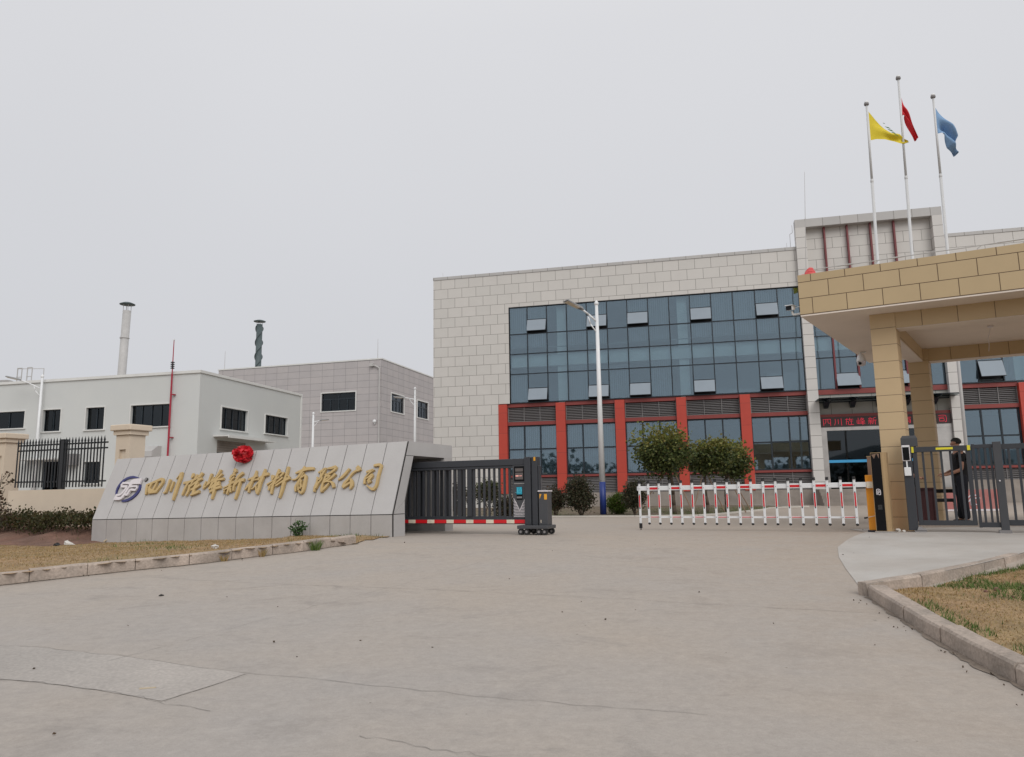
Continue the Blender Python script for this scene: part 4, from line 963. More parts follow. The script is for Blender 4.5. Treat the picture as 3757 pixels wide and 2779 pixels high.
LET = {'si':[[(-6.52,0.768,0.06),(-6.491,0.679,0.074),(-6.453,0.556,0.046)],[(-6.535,0.768,0.04),(-6.357,0.821,0.06),(-6.198,0.88,0.073),(-6.113,0.889,0.073),(-6.076,0.812,0.066),(-6.126,0.697,0.073),(-6.179,0.606,0.073)],[(-6.359,0.594,0.08),(-6.179,0.606,0.073)],[(-6.374,0.81,0.047),(-6.414,0.706,0.067),(-6.383,0.612,0.066)],[(-6.243,0.817,0.053),(-6.268,0.684,0.066),(-6.283,0.621,0.066)],[(-6.385,0.647,0.086),(-6.292,0.609,0.086)]],'chuan':[[(-5.877,0.863,0.059),(-5.871,0.724,0.052),(-5.88,0.586,0.065),(-5.936,0.565,0.02)],[(-5.751,0.813,0.046),(-5.754,0.709,0.059),(-5.75,0.606,0.039)],[(-5.607,1.011,0.079),(-5.588,0.888,0.085),(-5.597,0.715,0.091),(-5.583,0.527,0.077),(-5.577,0.403,0.038)],[(-5.641,0.971,0.026),(-5.687,0.88,0.013)]],'jing':[[(-5.254,0.98,0.058),(-5.243,0.922,0.078),(-5.26,0.894,0.026)],[(-5.424,0.779,0.058),(-5.289,0.797,0.064),(-5.164,0.839,0.064),(-5.079,0.887,0.051),(-5.006,0.965,0.083)],[(-5.307,0.758,0.064),(-5.336,0.679,0.064),(-5.352,0.538,0.051),(-5.355,0.498,0.025)],[(-5.231,0.715,0.058),(-5.212,0.59,0.064),(-5.238,0.49,0.038)],[(-5.111,0.946,0.064),(-5.148,0.867,0.045),(-5.205,0.737,0.038)],[(-4.987,0.987,0.058),(-5.024,0.908,0.064)],[(-4.961,0.86,0.057),(-5.046,0.812,0.057),(-5.188,0.697,0.045)],[(-5.033,0.863,0.058),(-5.046,0.761,0.07),(-5.07,0.671,0.07),(-5.058,0.53,0.069)],[(-4.954,0.712,0.057),(-5.048,0.653,0.07),(-5.138,0.616,0.044)],[(-4.912,0.565,0.069),(-5.027,0.523,0.069),(-5.105,0.492,0.032)]],'feng':[[(-4.719,0.954,0.057),(-4.718,0.851,0.057),(-4.722,0.761,0.057),(-4.736,0.728,0.05)],[(-4.796,0.786,0.051),(-4.816,0.702,0.057),(-4.806,0.629,0.031)],[(-4.801,0.651,0.031),(-4.692,0.738,0.031),(-4.627,0.848,0.031)],[(-4.618,0.876,0.032),(-4.62,0.797,0.038),(-4.631,0.691,0.031)],[(-4.496,1.036,0.057),(-4.513,0.957,0.069),(-4.559,0.868,0.044),(-4.587,0.802,0.031)],[(-4.424,0.942,0.057),(-4.489,0.866,0.05),(-4.559,0.801,0.044),(-4.651,0.624,0.037)],[(-4.592,0.813,0.044),(-4.457,0.82,0.05),(-4.341,0.838,0.062)],[(-4.42,0.762,0.056),(-4.545,0.699,0.05),(-4.633,0.613,0.031)],[(-4.399,0.711,0.056),(-4.51,0.682,0.056),(-4.57,0.628,0.037)],[(-4.346,0.649,0.068),(-4.47,0.619,0.062),(-4.581,0.556,0.068)],[(-4.517,0.799,0.063),(-4.496,0.681,0.081),(-4.48,0.542,0.068),(-4.475,0.399,0.037)]],'xin':[[(-4.107,1.037,0.069),(-4.064,0.996,0.081),(-4.117,0.959,0.025)],[(-4.076,0.924,0.062),(-4.138,0.892,0.068),(-4.148,0.831,0.037)],[(-4.056,0.856,0.049),(-4.149,0.764,0.031)],[(-4.017,0.754,0.055),(-4.113,0.708,0.068),(-4.152,0.67,0.037),(-4.245,0.635,0.031)],[(-4.11,0.785,0.049),(-4.09,0.668,0.067),(-4.098,0.586,0.061),(-4.101,0.493,0.036)],[(-4.043,0.65,0.037),(-4.155,0.61,0.037),(-4.223,0.579,0.037)],[(-4.187,0.556,0.031),(-4.201,0.507,0.018)],[(-4.053,0.607,0.049),(-4.017,0.535,0.042)],[(-3.856,0.943,0.068),(-3.94,0.868,0.074),(-3.967,0.747,0.067),(-3.975,0.648,0.055),(-3.954,0.56,0.036)],[(-3.771,0.79,0.073),(-3.863,0.788,0.073),(-3.922,0.735,0.055),(-3.975,0.665,0.037)],[(-3.838,0.776,0.055),(-3.84,0.661,0.061),(-3.83,0.497,0.06),(-3.837,0.378,0.036)]],'cai':[[(-3.5,0.979,0.036),(-3.494,0.891,0.067),(-3.523,0.793,0.078),(-3.548,0.684,0.078),(-3.539,0.521,0.042)],[(-3.643,0.797,0.036),(-3.542,0.826,0.054),(-3.452,0.867,0.054)],[(-3.563,0.723,0.06),(-3.607,0.648,0.066),(-3.65,0.573,0.03)],[(-3.488,0.77,0.018),(-3.411,0.789,0.036),(-3.347,0.776,0.03)],[(-3.28,1.004,0.042),(-3.277,0.921,0.072),(-3.289,0.812,0.084),(-3.302,0.703,0.077),(-3.291,0.568,0.071),(-3.295,0.472,0.035)],[(-3.172,0.9,0.072),(-3.25,0.881,0.072),(-3.328,0.83,0.054),(-3.411,0.789,0.03)],[(-3.329,0.742,0.048),(-3.384,0.663,0.036),(-3.443,0.594,0.03),(-3.496,0.58,0.018)],[(-3.38,0.636,0.03),(-3.34,0.543,0.047),(-3.292,0.482,0.047)]],'liao':[[(-2.915,0.989,0.042),(-2.916,0.918,0.065),(-2.922,0.826,0.065),(-2.942,0.719,0.071),(-2.953,0.585,0.064),(-2.932,0.473,0.041)],[(-3.048,0.858,0.048),(-3.01,0.786,0.053)],[(-2.981,0.85,0.047),(-3.019,0.775,0.053)],[(-2.842,0.926,0.035),(-2.889,0.895,0.03)],[(-3.103,0.67,0.041),(-3.008,0.726,0.035),(-2.848,0.812,0.041)],[(-2.969,0.687,0.047),(-3.05,0.609,0.035)],[(-3.011,0.608,0.053),(-3.024,0.555,0.047)],[(-2.76,0.906,0.053),(-2.814,0.844,0.053)],[(-2.761,0.798,0.047),(-2.819,0.747,0.047),(-2.895,0.674,0.023)],[(-2.692,1.023,0.059),(-2.681,0.898,0.053),(-2.683,0.79,0.064),(-2.688,0.657,0.075),(-2.684,0.498,0.063),(-2.692,0.377,0.034)],[(-2.582,0.787,0.064),(-2.664,0.752,0.064),(-2.764,0.697,0.041),(-2.863,0.636,0.041)],[(-2.641,0.853,0.023),(-2.587,0.803,0.041)]],'you':[[(-2.451,0.894,0.035),(-2.339,0.933,0.07),(-2.199,0.976,0.075),(-2.045,0.975,0.057)],[(-2.273,1.017,0.052),(-2.301,0.948,0.07),(-2.348,0.826,0.063),(-2.406,0.759,0.035),(-2.503,0.752,0.023)],[(-2.26,0.898,0.023),(-2.303,0.782,0.035),(-2.347,0.672,0.046),(-2.361,0.583,0.063),(-2.335,0.504,0.034)],[(-2.277,0.76,0.023),(-2.314,0.682,0.034),(-2.297,0.592,0.028),(-2.27,0.528,0.045)],[(-2.275,0.792,0.029),(-2.204,0.837,0.052),(-2.173,0.777,0.063),(-2.16,0.64,0.074),(-2.153,0.524,0.068),(-2.181,0.458,0.056),(-2.249,0.501,0.034)],[(-2.259,0.722,0.046),(-2.263,0.659,0.04),(-2.23,0.61,0.051),(-2.237,0.558,0.034)],[(-2.262,0.559,0.023),(-2.2,0.594,0.028)]],'xian':[[(-1.89,0.883,0.028),(-1.806,0.922,0.062),(-1.752,0.963,0.062),(-1.768,0.879,0.057),(-1.797,0.795,0.045)],[(-1.828,0.876,0.028),(-1.812,0.764,0.039),(-1.845,0.734,0.039),(-1.894,0.778,0.034)],[(-1.873,0.767,0.04),(-1.868,0.672,0.045),(-1.884,0.569,0.062),(-1.876,0.485,0.033)],[(-1.773,0.774,0.034),(-1.775,0.721,0.045),(-1.822,0.66,0.045),(-1.858,0.563,0.05)],[(-1.685,0.96,0.034),(-1.591,0.967,0.062),(-1.515,0.99,0.062),(-1.503,0.947,0.056),(-1.567,0.881,0.056),(-1.638,0.842,0.051)],[(-1.695,0.834,0.051),(-1.662,0.801,0.051),(-1.578,0.798,0.034),(-1.624,0.752,0.039),(-1.682,0.708,0.034)],[(-1.686,0.802,0.045),(-1.703,0.698,0.045),(-1.719,0.595,0.056),(-1.691,0.48,0.055)],[(-1.48,0.825,0.067),(-1.533,0.765,0.056),(-1.61,0.705,0.039),(-1.704,0.661,0.034)],[(-1.681,0.506,0.055),(-1.617,0.571,0.055),(-1.568,0.641,0.028)],[(-1.686,0.682,0.028),(-1.554,0.677,0.033),(-1.48,0.644,0.061),(-1.434,0.565,0.055)]],'gong':[[(-1.173,0.928,0.05),(-1.231,0.842,0.066),(-1.291,0.767,0.061),(-1.364,0.712,0.028)],[(-0.984,0.957,0.083),(-0.925,0.908,0.082),(-1.0,0.885,0.044),(-1.067,0.836,0.044),(-1.108,0.775,0.033),(-1.145,0.699,0.06),(-1.198,0.64,0.071),(-1.213,0.569,0.065)],[(-1.204,0.558,0.06),(-1.121,0.612,0.054),(-1.061,0.645,0.043)],[(-1.074,0.712,0.038),(-1.034,0.65,0.071),(-1.02,0.578,0.081),(-1.038,0.518,0.032)]],'sixx':[[(-0.602,0.977,0.049),(-0.515,0.989,0.059),(-0.45,0.976,0.059),(-0.45,0.909,0.054),(-0.46,0.792,0.059),(-0.457,0.666,0.058),(-0.46,0.565,0.058),(-0.502,0.492,0.069),(-0.573,0.509,0.042),(-0.675,0.577,0.016)],[(-0.739,0.849,0.049),(-0.655,0.876,0.049),(-0.592,0.894,0.043),(-0.672,0.831,0.032),(-0.732,0.756,0.032),(-0.749,0.711,0.048),(-0.736,0.619,0.048)],[(-0.72,0.71,0.022),(-0.652,0.754,0.038),(-0.606,0.793,0.048),(-0.606,0.747,0.054),(-0.652,0.687,0.059),(-0.653,0.647,0.048),(-0.599,0.655,0.048),(-0.655,0.612,0.016)]],'ring':[[(-6.913,0.959,0.027),(-7.093,0.992,0.048),(-7.273,0.96,0.056),(-7.398,0.868,0.056),(-7.452,0.731,0.049),(-7.435,0.618,0.034),(-7.391,0.533,0.014)],[(-6.766,0.781,0.041),(-6.744,0.669,0.061),(-6.796,0.559,0.074),(-6.903,0.468,0.067),(-7.034,0.425,0.061),(-7.145,0.416,0.027)]],'mono':[[(-7.103,0.828,0.048),(-7.305,0.84,0.048),(-7.308,0.757,0.048),(-7.141,0.752,0.062),(-7.177,0.64,0.055),(-7.244,0.559,0.048),(-7.366,0.553,0.048)],[(-7.053,0.761,0.041),(-7.104,0.62,0.061),(-7.153,0.504,0.075),(-7.213,0.47,0.075),(-7.371,0.474,0.075)],[(-7.36,0.55,0.041),(-7.349,0.485,0.062)],[(-7.035,0.772,0.075),(-7.033,0.843,0.11),(-6.951,0.865,0.13),(-6.798,0.868,0.136)],[(-7.02,0.742,0.041),(-6.822,0.748,0.041),(-6.824,0.659,0.047),(-6.963,0.675,0.054),(-7.012,0.606,0.054),(-7.023,0.553,0.054),(-7.105,0.561,0.041)]]}
for k in ('si','chuan','jing','feng','xin','cai','liao','you','xian','gong','sixx'):
    g = MB(); g.strokes([[(p[0], p[1], p[2]*.90) for p in st] for st in LET[k]], fo, (1,0,0), (0,fy_,fz_), (0,-fz_,fy_), .012, .062)
    g.build('character', m_gold, T)
g = MB(); g.strokes(LET['ring'], fo, (1,0,0), (0,fy_,fz_), (0,-fz_,fy_), .004, .035); E_ = g.build('emblem', m_blue, T)
g = MB(); g.strokes(LET['mono'], fo, (1,0,0), (0,fy_,fz_), (0,-fz_,fy_), .02, .06); g.build('monogram', m_emw, E_)
g = MB(); c0 = Vector(fo)+Vector((-6.652,0,0))+Vector((0,fy_,fz_))*.914; g.cyl(c0, c0+Vector((0,-fz_,fy_))*.03, .045, .045, 16); g.build('registered_mark', m_joint, T)
g = MB(); g.cyl(c0+Vector((0,-fz_,fy_))*.03, c0+Vector((0,-fz_,fy_))*.034, .034, .034, 16); g.build('registered_disc', m_louvre, T)

# red silk rosette on the top edge of the wall
def wl_(x, y, z):  # sign-wall local -> world
    return T.rotation_euler.to_matrix() @ Vector((x, y, z)) + Vector((-2.229,14,0))
p = wl_(-3.93, .38, 1.70)
b = MB(); rs = random.Random(5)
for i in range(150):
    u = rs.random()*2-1; t = rs.random()*6.283; s = math.sqrt(1-u*u)
    d = Vector((s*math.cos(t), s*math.sin(t), u)); a = d.orthogonal().normalized(); a.rotate(Matrix.Rotation(rs.random()*6.28, 3, d)); c = d.cross(a)
    r0, r1 = .11, rs.uniform(.16, .205); w = rs.uniform(.035,.07)
    tip = d*r1 + a*rs.uniform(-.03,.03)
    b.add([d*r0-a*w*.5, tip-a*w+c*.02, tip+c*rs.uniform(-.02,.03)+d*.012, tip+a*w-c*.02, d*r0+a*w*.5], [(0,1,2),(0,2,4),(2,3,4)])
b.sph((0,0,0), .135, 14, 10)
o = b.build('silk_rosette', m_silk); o.location = p; o.scale = (1.14,.85,.92); tag(o, 'red silk flower ball sitting on the top edge of the granite sign wall', 'rosette')

# ================================================================== SLIDING GATE
T = thing('sliding_gate', 'dark grey cantilever sliding gate with red striped bottom rail, half in its pocket', 'gate', (-2.229, 14.0, 0.03), -23.5)
Y = 1.12
b = MB(); b.box(-3.6,2.2,Y-.06,Y+.06,1.24,1.36); b.box(-3.6,2.2,Y-.045,Y+.045,1.19,1.238); b.build('top_rail', m_gate, T, False, .006)
b = MB(); b.box(-3.6,2.2,Y-.06,Y+.06,.155,.255); b.build('bottom_rail', m_gate, T, False, .006)
b = MB(); b.box(-3.6,2.2,Y-.02,Y+.02,.255,.30); b.build('lower_strip', m_gate, T)
b = MB(); b.box(-3.0,2.19,Y-.066,Y-.061,.172,.236); b.build('reflective_stripe', m_stripered, T)
for k in range(10):
    x = -1.99+.4235*k
    b = MB(); b.box(x,x+.155,Y-.072,Y-.0665,.170,.238); b.build('cream_plate', m_plate, T)
def bars(xs, y, w, mt=None):
    for x in xs:
        b = MB(); b.box(x-w/2, x+w/2, y-.02, y+.02, .30, 1.19); b.build('picket', mt or m_gate, T)
bars([.49,.595,.70,.91]+[1.12+.1065*k for k in range(8)], Y, .036)
bars([.80], Y, .075)
bars([-3.4+.1065*k for k in range(36)], Y, .040)
b = MB(); b.box(.99,1.085,Y-.05,Y+.05,.3,1.19); b.build('post', m_gate, T)
# second leaf nested behind in the pocket
b = MB(); b.box(-3.6,.75,Y+.16,Y+.24,1.26,1.36); b.box(-3.6,.75,Y+.16,Y+.24,.16,.26); b.build('inner_leaf_rail', m_gate, T)
for k in range(29):
    x = -3.4+.148*k
    b = MB(); b.box(x-.03,x+.03,Y+.18,Y+.22,.26,1.26); b.build('inner_picket', m_gate, T)
# head panel, end post
b = MB(); b.box(1.945,2.2,Y-.055,Y+.055,.26,1.238); b.build('head_panel', m_gatemid, T, False, .006)
b = MB(); b.box(2.2,2.325,Y-.10,Y+.10,.14,1.385); b.box(2.335,2.45,Y-.07,Y+.10,.14,1.385); b.box(2.45,2.475,Y-.04,Y+.08,.25,1.22); b.build('end_post', m_gate, T, False, .008)
b = MB(); b.box(2.385,2.42,Y-.076,Y-.0705,1.31,1.38); b.build('amber_label', m_amber, T)
b = MB(); b.box(1.9824,2.1859,Y-.062,Y-.056,.94,1.22); S_ = b.build('display', m_gloss, T)
b = MB(); b.box(2.0083,2.1637,Y-.066,Y-.0625,1.12,1.18); b.box(2.0083,2.1637,Y-.066,Y-.0625,.975,1.10); b.build('screen', m_screen, S_)
b = MB(); b.box(2.0157,2.0749,Y-.069,Y-.0665,1.03,1.05); b.box(2.0897,2.1415,Y-.069,Y-.0665,1.035,1.045); b.build('screen_text', glow('screen_pink', (.8,.35,.3), .5), S_)
b = MB(); b.box(1.9787,2.1933,Y-.062,Y-.056,.895,.903); b.build('trim_line', m_chim, T)
b = MB(); b.box(2.0268,2.1452,Y-.064,Y-.056,.60,.84); P_ = b.build('control_plate', m_gloss, T, False, .012)
b = MB(); b.box(2.0305,2.1415,Y-.070,Y-.0645,.70,.835); b.build('cyan_panel', m_cyan, P_, False, .012)
b = MB()
for i in range(20):
    a0, a1 = 2*math.pi*i/20, 2*math.pi*(i+1)/20
    if i in (4,5,14,15): continue
    b.bar((2.0860+.039*math.cos(a0),Y-.072,.77+.055*math.sin(a0)),(2.0860+.039*math.cos(a1),Y-.072,.77+.055*math.sin(a1)),.008,.004)
b.bar((2.0712,Y-.072,.755),(2.0971,Y-.072,.785),.006,.004); b.bar((2.0,Y-.072,.735),(2.1045,Y-.072,.735),.006,.004)
b.build('cyan_symbol', m_cyanlight, P_)
b = MB(); b.box(2.0342,2.1378,Y-.069,Y-.0645,.628,.66); b.build('caption_strip', m_louvre, P_)
b = MB()
for j in range(17):
    for i in range(9):
        x = 1.9750+.0255*i + (.0127 if j % 2 else 0); z = .30+.0275*j
        if x > 2.1970: continue
        lim = .62 - abs(0) ; v = .42 + abs(x-2.0823)*2.1
        if z < min(v, .60): b.box(x-.009, x+.009, Y-.060, Y-.056, z-.007, z+.007)
for s in (-1, 1):
    for k in range(16):
        x = 2.0823+s*.112*(k/15); z = .40+.22*(k/15); b.box(x-.006, x+.006, Y-.061, Y-.0565, z-.006, z+.006)
b.build('dot_pattern', m_emw, T)
# bogie and drive cabinet
b = MB(); b.box(2.09,2.69,Y-.22,Y+.22,.075,.14); b.build('bogie', m_gatemid, T, False, .012)
for x in (2.155, 2.27, 2.51, 2.62):
    for yy in (-.2, .14):
        w = MB(); w.cyl((x,Y+yy,.025),(x,Y+yy+.06,.025),.055,.055,16); Wh = w.build('wheel', m_rubber, T)
        w = MB(); w.cyl((x,Y+yy-.004,.025),(x,Y+yy,.025),.024,.024,12); w.build('hub', m_louvre, Wh)
b = MB(); b.box(2.478,2.655,Y-.10,Y+.12,.14,.735); Cb = b.build('drive_cabinet', m_gatemid, T, False, .01)
b = MB(); b.box(2.470,2.665,Y-.12,Y+.14,.74,.765); b.build('cabinet_lid', m_emw, Cb, False, .008)
b = MB(); b.add([(2.50,Y-.1025,.7),(2.50,Y-.1025,.61),(2.54,Y-.1025,.7)], [(0,1,2)]); b.box(2.59,2.645,Y-.1045,Y-.1012,.60,.70); b.build('amber_label', m_amber, Cb)
b = MB(); b.box(2.515,2.527,Y-.1045,Y-.1012,.18,.235); b.build('number_mark', m_plate, Cb)

# ================================================================== PERIMETER WALL
# local frame of the boundary: origin at the right end of the railing
PF = (-10.215, 19.0); PY = -23.5
wallT = thing('boundary_wall', 'low beige rendered boundary wall under the black picket railing', 'wall', (PF[0],PF[1],0), PY)
b = MB(); b.box(-3.6,.15,-.08,.22,-.2,1.03); b.box(-14,-4.3,-.08,.22,-.2,1.03); b.build('wall', m_beige, wallT)
def pillar(label, x0, x1):
    q = thing('gate_pillar', label, 'pillar', (PF[0],PF[1],0), PY, 'beige pillars of the boundary wall')
    b = MB(); y0, y1 = 0, .45; xa, xb, za, zb = x0+.13, x1-.13, .2, 1.98
    b.box(x0,xa,y0,y1,-.2,2.34); b.box(xb,x1,y0,y1,-.2,2.34); b.box(xa,xb,y0,y1,zb,2.34); b.box(xa,xb,y0,y1,-.2,za); b.box(xa,xb,y0+.06,y1,za,zb)
    b.build('shaft', m_beige, q)
    b = MB(); b.box(x0-.05,x1+.05,y0-.05,y1+.05,2.345,2.45); b.build('neck_moulding', m_beige, q)
    b = MB(); b.box(x0-.11,x1+.11,y0-.11,y1+.11,2.452,2.60); b.build('cap', m_beige, q, False, .02)
pillar('beige boundary pillar with a stepped cap at the right end of the picket railing', .27, .76)
pillar('beige boundary pillar with a stepped cap cut by the left edge of the picture', -4.6, -4.0)
q = thing('picket_fence', 'black iron picket railing between the two beige pillars', 'fence', (PF[0],PF[1],0), PY)
for z in (2.03, 2.17, 1.20):
    b = MB(); zl = z+.03; b.hexa([(-3.45,-.02,zl),(-.02,-.02,z),(-.02,.02,z),(-3.45,.02,zl),(-3.45,-.02,zl+.038),(-.02,-.02,z+.038),(-.02,.02,z+.038),(-3.45,.02,zl+.038)]); b.build('rail', m_iron, q)
for k in range(29):
    x = -3.42+.1185*k; dz = .03*(-x/3.45)
    if abs(x+1.63) < .05: continue
    b = MB(); b.box(x-.014,x+.014,-.012-.03,.012-.03,1.07+dz,2.24+dz)
    b.add([(x-.02,-.05,2.24+dz),(x+.02,-.05,2.24+dz),(x+.02,-.01,2.24+dz),(x-.02,-.01,2.24+dz),(x,-.03,2.37+dz)], [(0,1,4),(1,2,4),(2,3,4),(3,0,4),(3,2,1,0)])
    b.build('picket', m_iron, q)
b = MB(); b.box(-1.69,-1.57,-.06,.06,1.03,2.30); b.box(-1.70,-1.56,-.07,.07,2.3,2.325); b.build('post', m_iron, q)

# ================================================================== GATEHOUSE
GO, GY = (6.132, 12.976, 0), -28.8
def gw(x, y, z=0): return lw(GO, GY, x, y, z)
T = thing('gatehouse', 'tan tiled gatehouse canopy on square columns at the right', 'gatehouse', GO, GY)
SK = .112
def skx(b, x0, x1, y0, y1, z0, z1, mi=0):
    a, c = SK*y0, SK*y1
    b.hexa([(x0+a,y0,z0),(x1+a,y0,z0),(x1+c,y1,z0),(x0+c,y1,z0),(x0+a,y0,z1),(x1+a,y0,z1),(x1+c,y1,z1),(x0+c,y1,z1)], mi)
XR = 6.6
b = MB(); skx(b,-.96,XR,0,.22,3.89,4.64); skx(b,-.96,-.74,.22,6.2,3.89,4.64); skx(b,XR-.22,XR,.22,6.2,3.89,4.64); skx(b,-.96,XR,6.2,6.42,3.89,4.64)
b.build('fascia', m_tile, T)
b = MB(); skx(b,-.955,XR-.01,.004,6.41,3.862,3.889); b.build('soffit', m_stucco, T)
b = MB(); skx(b,-.74,XR-.22,.22,6.2,4.3,4.4); b.build('roof_slab', m_plinth, T)
for x in (.08, 5.2):
    for y in (.56, 4.95):
        b = MB(); skx(b, x, x+.41, y, y+.41, 0, 3.861); b.build('column', m_coltile, T, False, .004)
b = MB(); skx(b,.49,5.2,.575,.93,3.575,3.861); b.build('beam', m_beamtile, T); b = MB(); skx(b,.49,5.2,5.0,5.36,3.575,3.861); b.build('beam', m_beamtile, T)
b = MB(); skx(b,.10,.40,.97,4.95,3.575,3.861); b.build('side_beam', m_coltile, T); b = MB(); skx(b,5.25,5.55,.97,4.95,3.575,3.861); b.build('side_beam', m_coltile, T)
b = MB(); skx(b,.495,5.19,.59,.92,3.565,3.574); skx(b,.495,5.19,5.01,5.35,3.565,3.574); skx(b,.11,.39,.98,4.94,3.565,3.574); b.build('beam_plaster', m_stucco, T)
b = MB(); b.cyl((2.15,2.9,3.83),(2.15,2.9,3.861),.05,.05,14); b.tube([(2.15,2.9,3.83),(2.12,2.9,3.70),(2.09,2.92,3.62),(2.10,2.9,3.5),(2.08,2.9,3.36)], .006, 6); b.build('ceiling_rose', m_emw, T)
b = MB(); b.tube([(-.86+i*.5,.3,4.79+.004*math.sin(i*2.1)) for i in range(15)], .008, 6)
for x0, x1 in ((-.3,-.02),(.55,.8),(2.2,3.3),(4,5)): b.cyl((x0,.3,4.792),(x1,.3,4.792),.013,.013,6)
for x in (.32,1.9,3.5): b.tube([(x,.3,4.64),(x,.3,4.74),(x+.06,.3,4.785)], .007, 6)
b.build('lightning_strip', m_chim, T)

q = thing('bullet_camera', 'white bullet security camera on the left end of the tan canopy', 'camera', gw(-.965,.12,4.03), GY)
b = MB(); b.hexa([(-.235,-.16,-.035),(-.125,-.16,-.035),(-.10,.09,.02),(-.19,.09,.02),(-.235,-.16,.05),(-.125,-.16,.05),(-.10,.09,.09),(-.19,.09,.09)]); b.build('housing', m_whitepaint, q, False, .008)
b = MB(); b.hexa([(-.245,-.19,.052),(-.115,-.19,.052),(-.09,.1,.093),(-.2,.1,.093),(-.245,-.19,.062),(-.115,-.19,.062),(-.09,.1,.103),(-.2,.1,.103)]); b.build('sun_shield', m_whitepaint, q)
b = MB(); b.hexa([(-.23,-.166,-.03),(-.13,-.166,-.03),(-.13,-.158,-.03),(-.23,-.158,-.03),(-.23,-.166,.045),(-.13,-.166,.045),(-.13,-.158,.045),(-.23,-.158,.045)]); b.build('lens_front', m_gloss, q)
b = MB(); b.tube([(-.15,0,-.02),(-.14,.02,-.085),(0,.04,-.075)], .018, 8); b.tube([(-.1,.08,.06),(-.04,.1,.075),(0,.1,.05)], .006, 6); b.cyl((-.012,.04,-.075),(0.0,.04,-.075),.045,.045,12); b.build('bracket', m_whitepaint, q)
q = thing('dome_camera', 'white hanging dome security camera under the left edge of the tan canopy', 'camera', gw(-.30,4.55,3.52), GY)
b = MB(); b.lathe([(.03,.29),(.06,.27),(.085,.22),(.10,.16),(.105,.12),(.098,.11)], (0,0,0), 20); b.build('housing', m_whitepaint, q, True)
b = MB(); b.lathe([(.02,.0),(.055,.012),(.085,.045),(.095,.09),(.096,.11)], (0,0,0), 20); b.box(-.085,-.05,-.1,-.03,.02,.11); b.box(.05,.085,-.1,-.03,.02,.11); b.build('dome', m_plate if False else m_emw, q, True)
b = MB(); b.cyl((-.02,-.075,.06),(-.03,-.108,.055),.034,.034,16); b.build('lens', m_gloss, q)
b = MB(); b.tube([(0,0,.28),(0,0,.31),(.02,.03,.335),(.08,.06,.33),(.1,.07,.345)], .022, 8); b.build('gooseneck', m_whitepaint, q)
b = MB(); rs = random.Random(3)
vs = []; 
for j in range(7):
    for i in range(9):
        t = 2*math.pi*i/9; z = j/6; r = (.085*(1-z)**.8+.028)*rs.uniform(.75,1.25); vs.append((r*math.cos(t)+.02*z, r*.7*math.sin(t), .15*z))
b.add(vs, [(j*9+i, j*9+(i+1)%9, (j+1)*9+(i+1)%9, (j+1)*9+i) for j in range(6) for i in range(9)] + [tuple(range(54,63))])
b.add([(-.05,0,.0),(-.16,.02,.035),(-.05,.03,.03)], [(0,1,2)]); b.add([(.05,0,.05),(.13,0,.0),(.06,.03,.0)], [(0,1,2)])
o = b.build('plastic_wrap', m_pinkbag); o.location = gw(-.76,.14,4.642); tag(o, 'crumpled faded red plastic wrap tied at the corner of the tan canopy roof', 'plastic wrap')

# ================================================================== BARRIER AND TERMINAL
T = thing('boom_barrier', 'orange boom barrier with a red and white fence arm closed across the road', 'barrier', GO, GY)
b = MB(); b.box(-.13,.20,.16,.48,.03,.97); Cb = b.build('cabinet', m_orange, T, False, .01)
b = MB(); b.box(-.15,.22,.14,.50,0,.03); b.build('base_plate', m_gate, T)
b = MB(); b.box(-.11,.08,.08,.16,.745,.855); b.build('arm_sleeve', m_plate, T, False, .006)
b = MB(); b.box(-4.26,-.11,.095,.145,.762,.850); b.build('arm_beam', m_whitepaint, T, False, .008)
b = MB(); b.box(-4.22,-.30,.100,.130,.232,.268); b.build('lower_rail', m_whitepaint, T)
px = [-4.20] + [-4.02+.2188*k for k in range(18)]
for k, x in enumerate(px):
    end = k == 0; z0 = .13
    g = MB(); g.box(x-.021, x+.021, .068, .092, z0, .925)
    P_ = g.build('picket', m_whitepaint, T, False, .004)
    g = MB(); g.box(x-.012, x+.012, .0635, .068, .44, .67); g.build('picket_stripe', m_stripered, P_)
    g = MB(); g.box(x-.009, x+.009, .0636, .0679, .41, .438); g.box(x-.009, x+.009, .0636, .0679, .672, .69); g.build('stripe_end', m_joint, P_)
    g = MB(); g.cyl((x,.08,.90),(x,.08,.952),.029,.024,12); g.build('rubber_cap', m_rubber, P_); g = MB()
    if end: g.box(x-.024,x+.024,.055,.105,.035,.13); g.cyl((x,.08,0),(x,.08,.035),.010,.010,8)
    else: g.sph((x,.08,.128),(.027,.022,.024),12,8)
    g.build('rubber_foot', m_rubber, P_)
    g = MB(); g.cyl((x,.0675,.80),(x,.0635,.80),.008,.008,8); g.cyl((x,.0675,.25),(x,.0635,.25),.008,.008,8); g.build('bolt', m_louvre, P_)
for k in range(1, 18, 2):
    a, c = px[k]+.026, px[k+1]-.026
    g = MB(); g.box(a, c, .0915, .0948, .781, .824); g.box(a, c, .0965, .0998, .243, .257); g.build('reflective_tape', m_stripered, T)
b = MB(); b.tube([(-.14,.12,.245),(-.02,.12,.275)], .006, 6); b.build('sensor_rod', m_plate, T)
b = MB(); b.cyl((-.19,.12,.235),(-.13,.12,.247),.016,.013,10); b.build('sensor_tip', m_rubber, T)

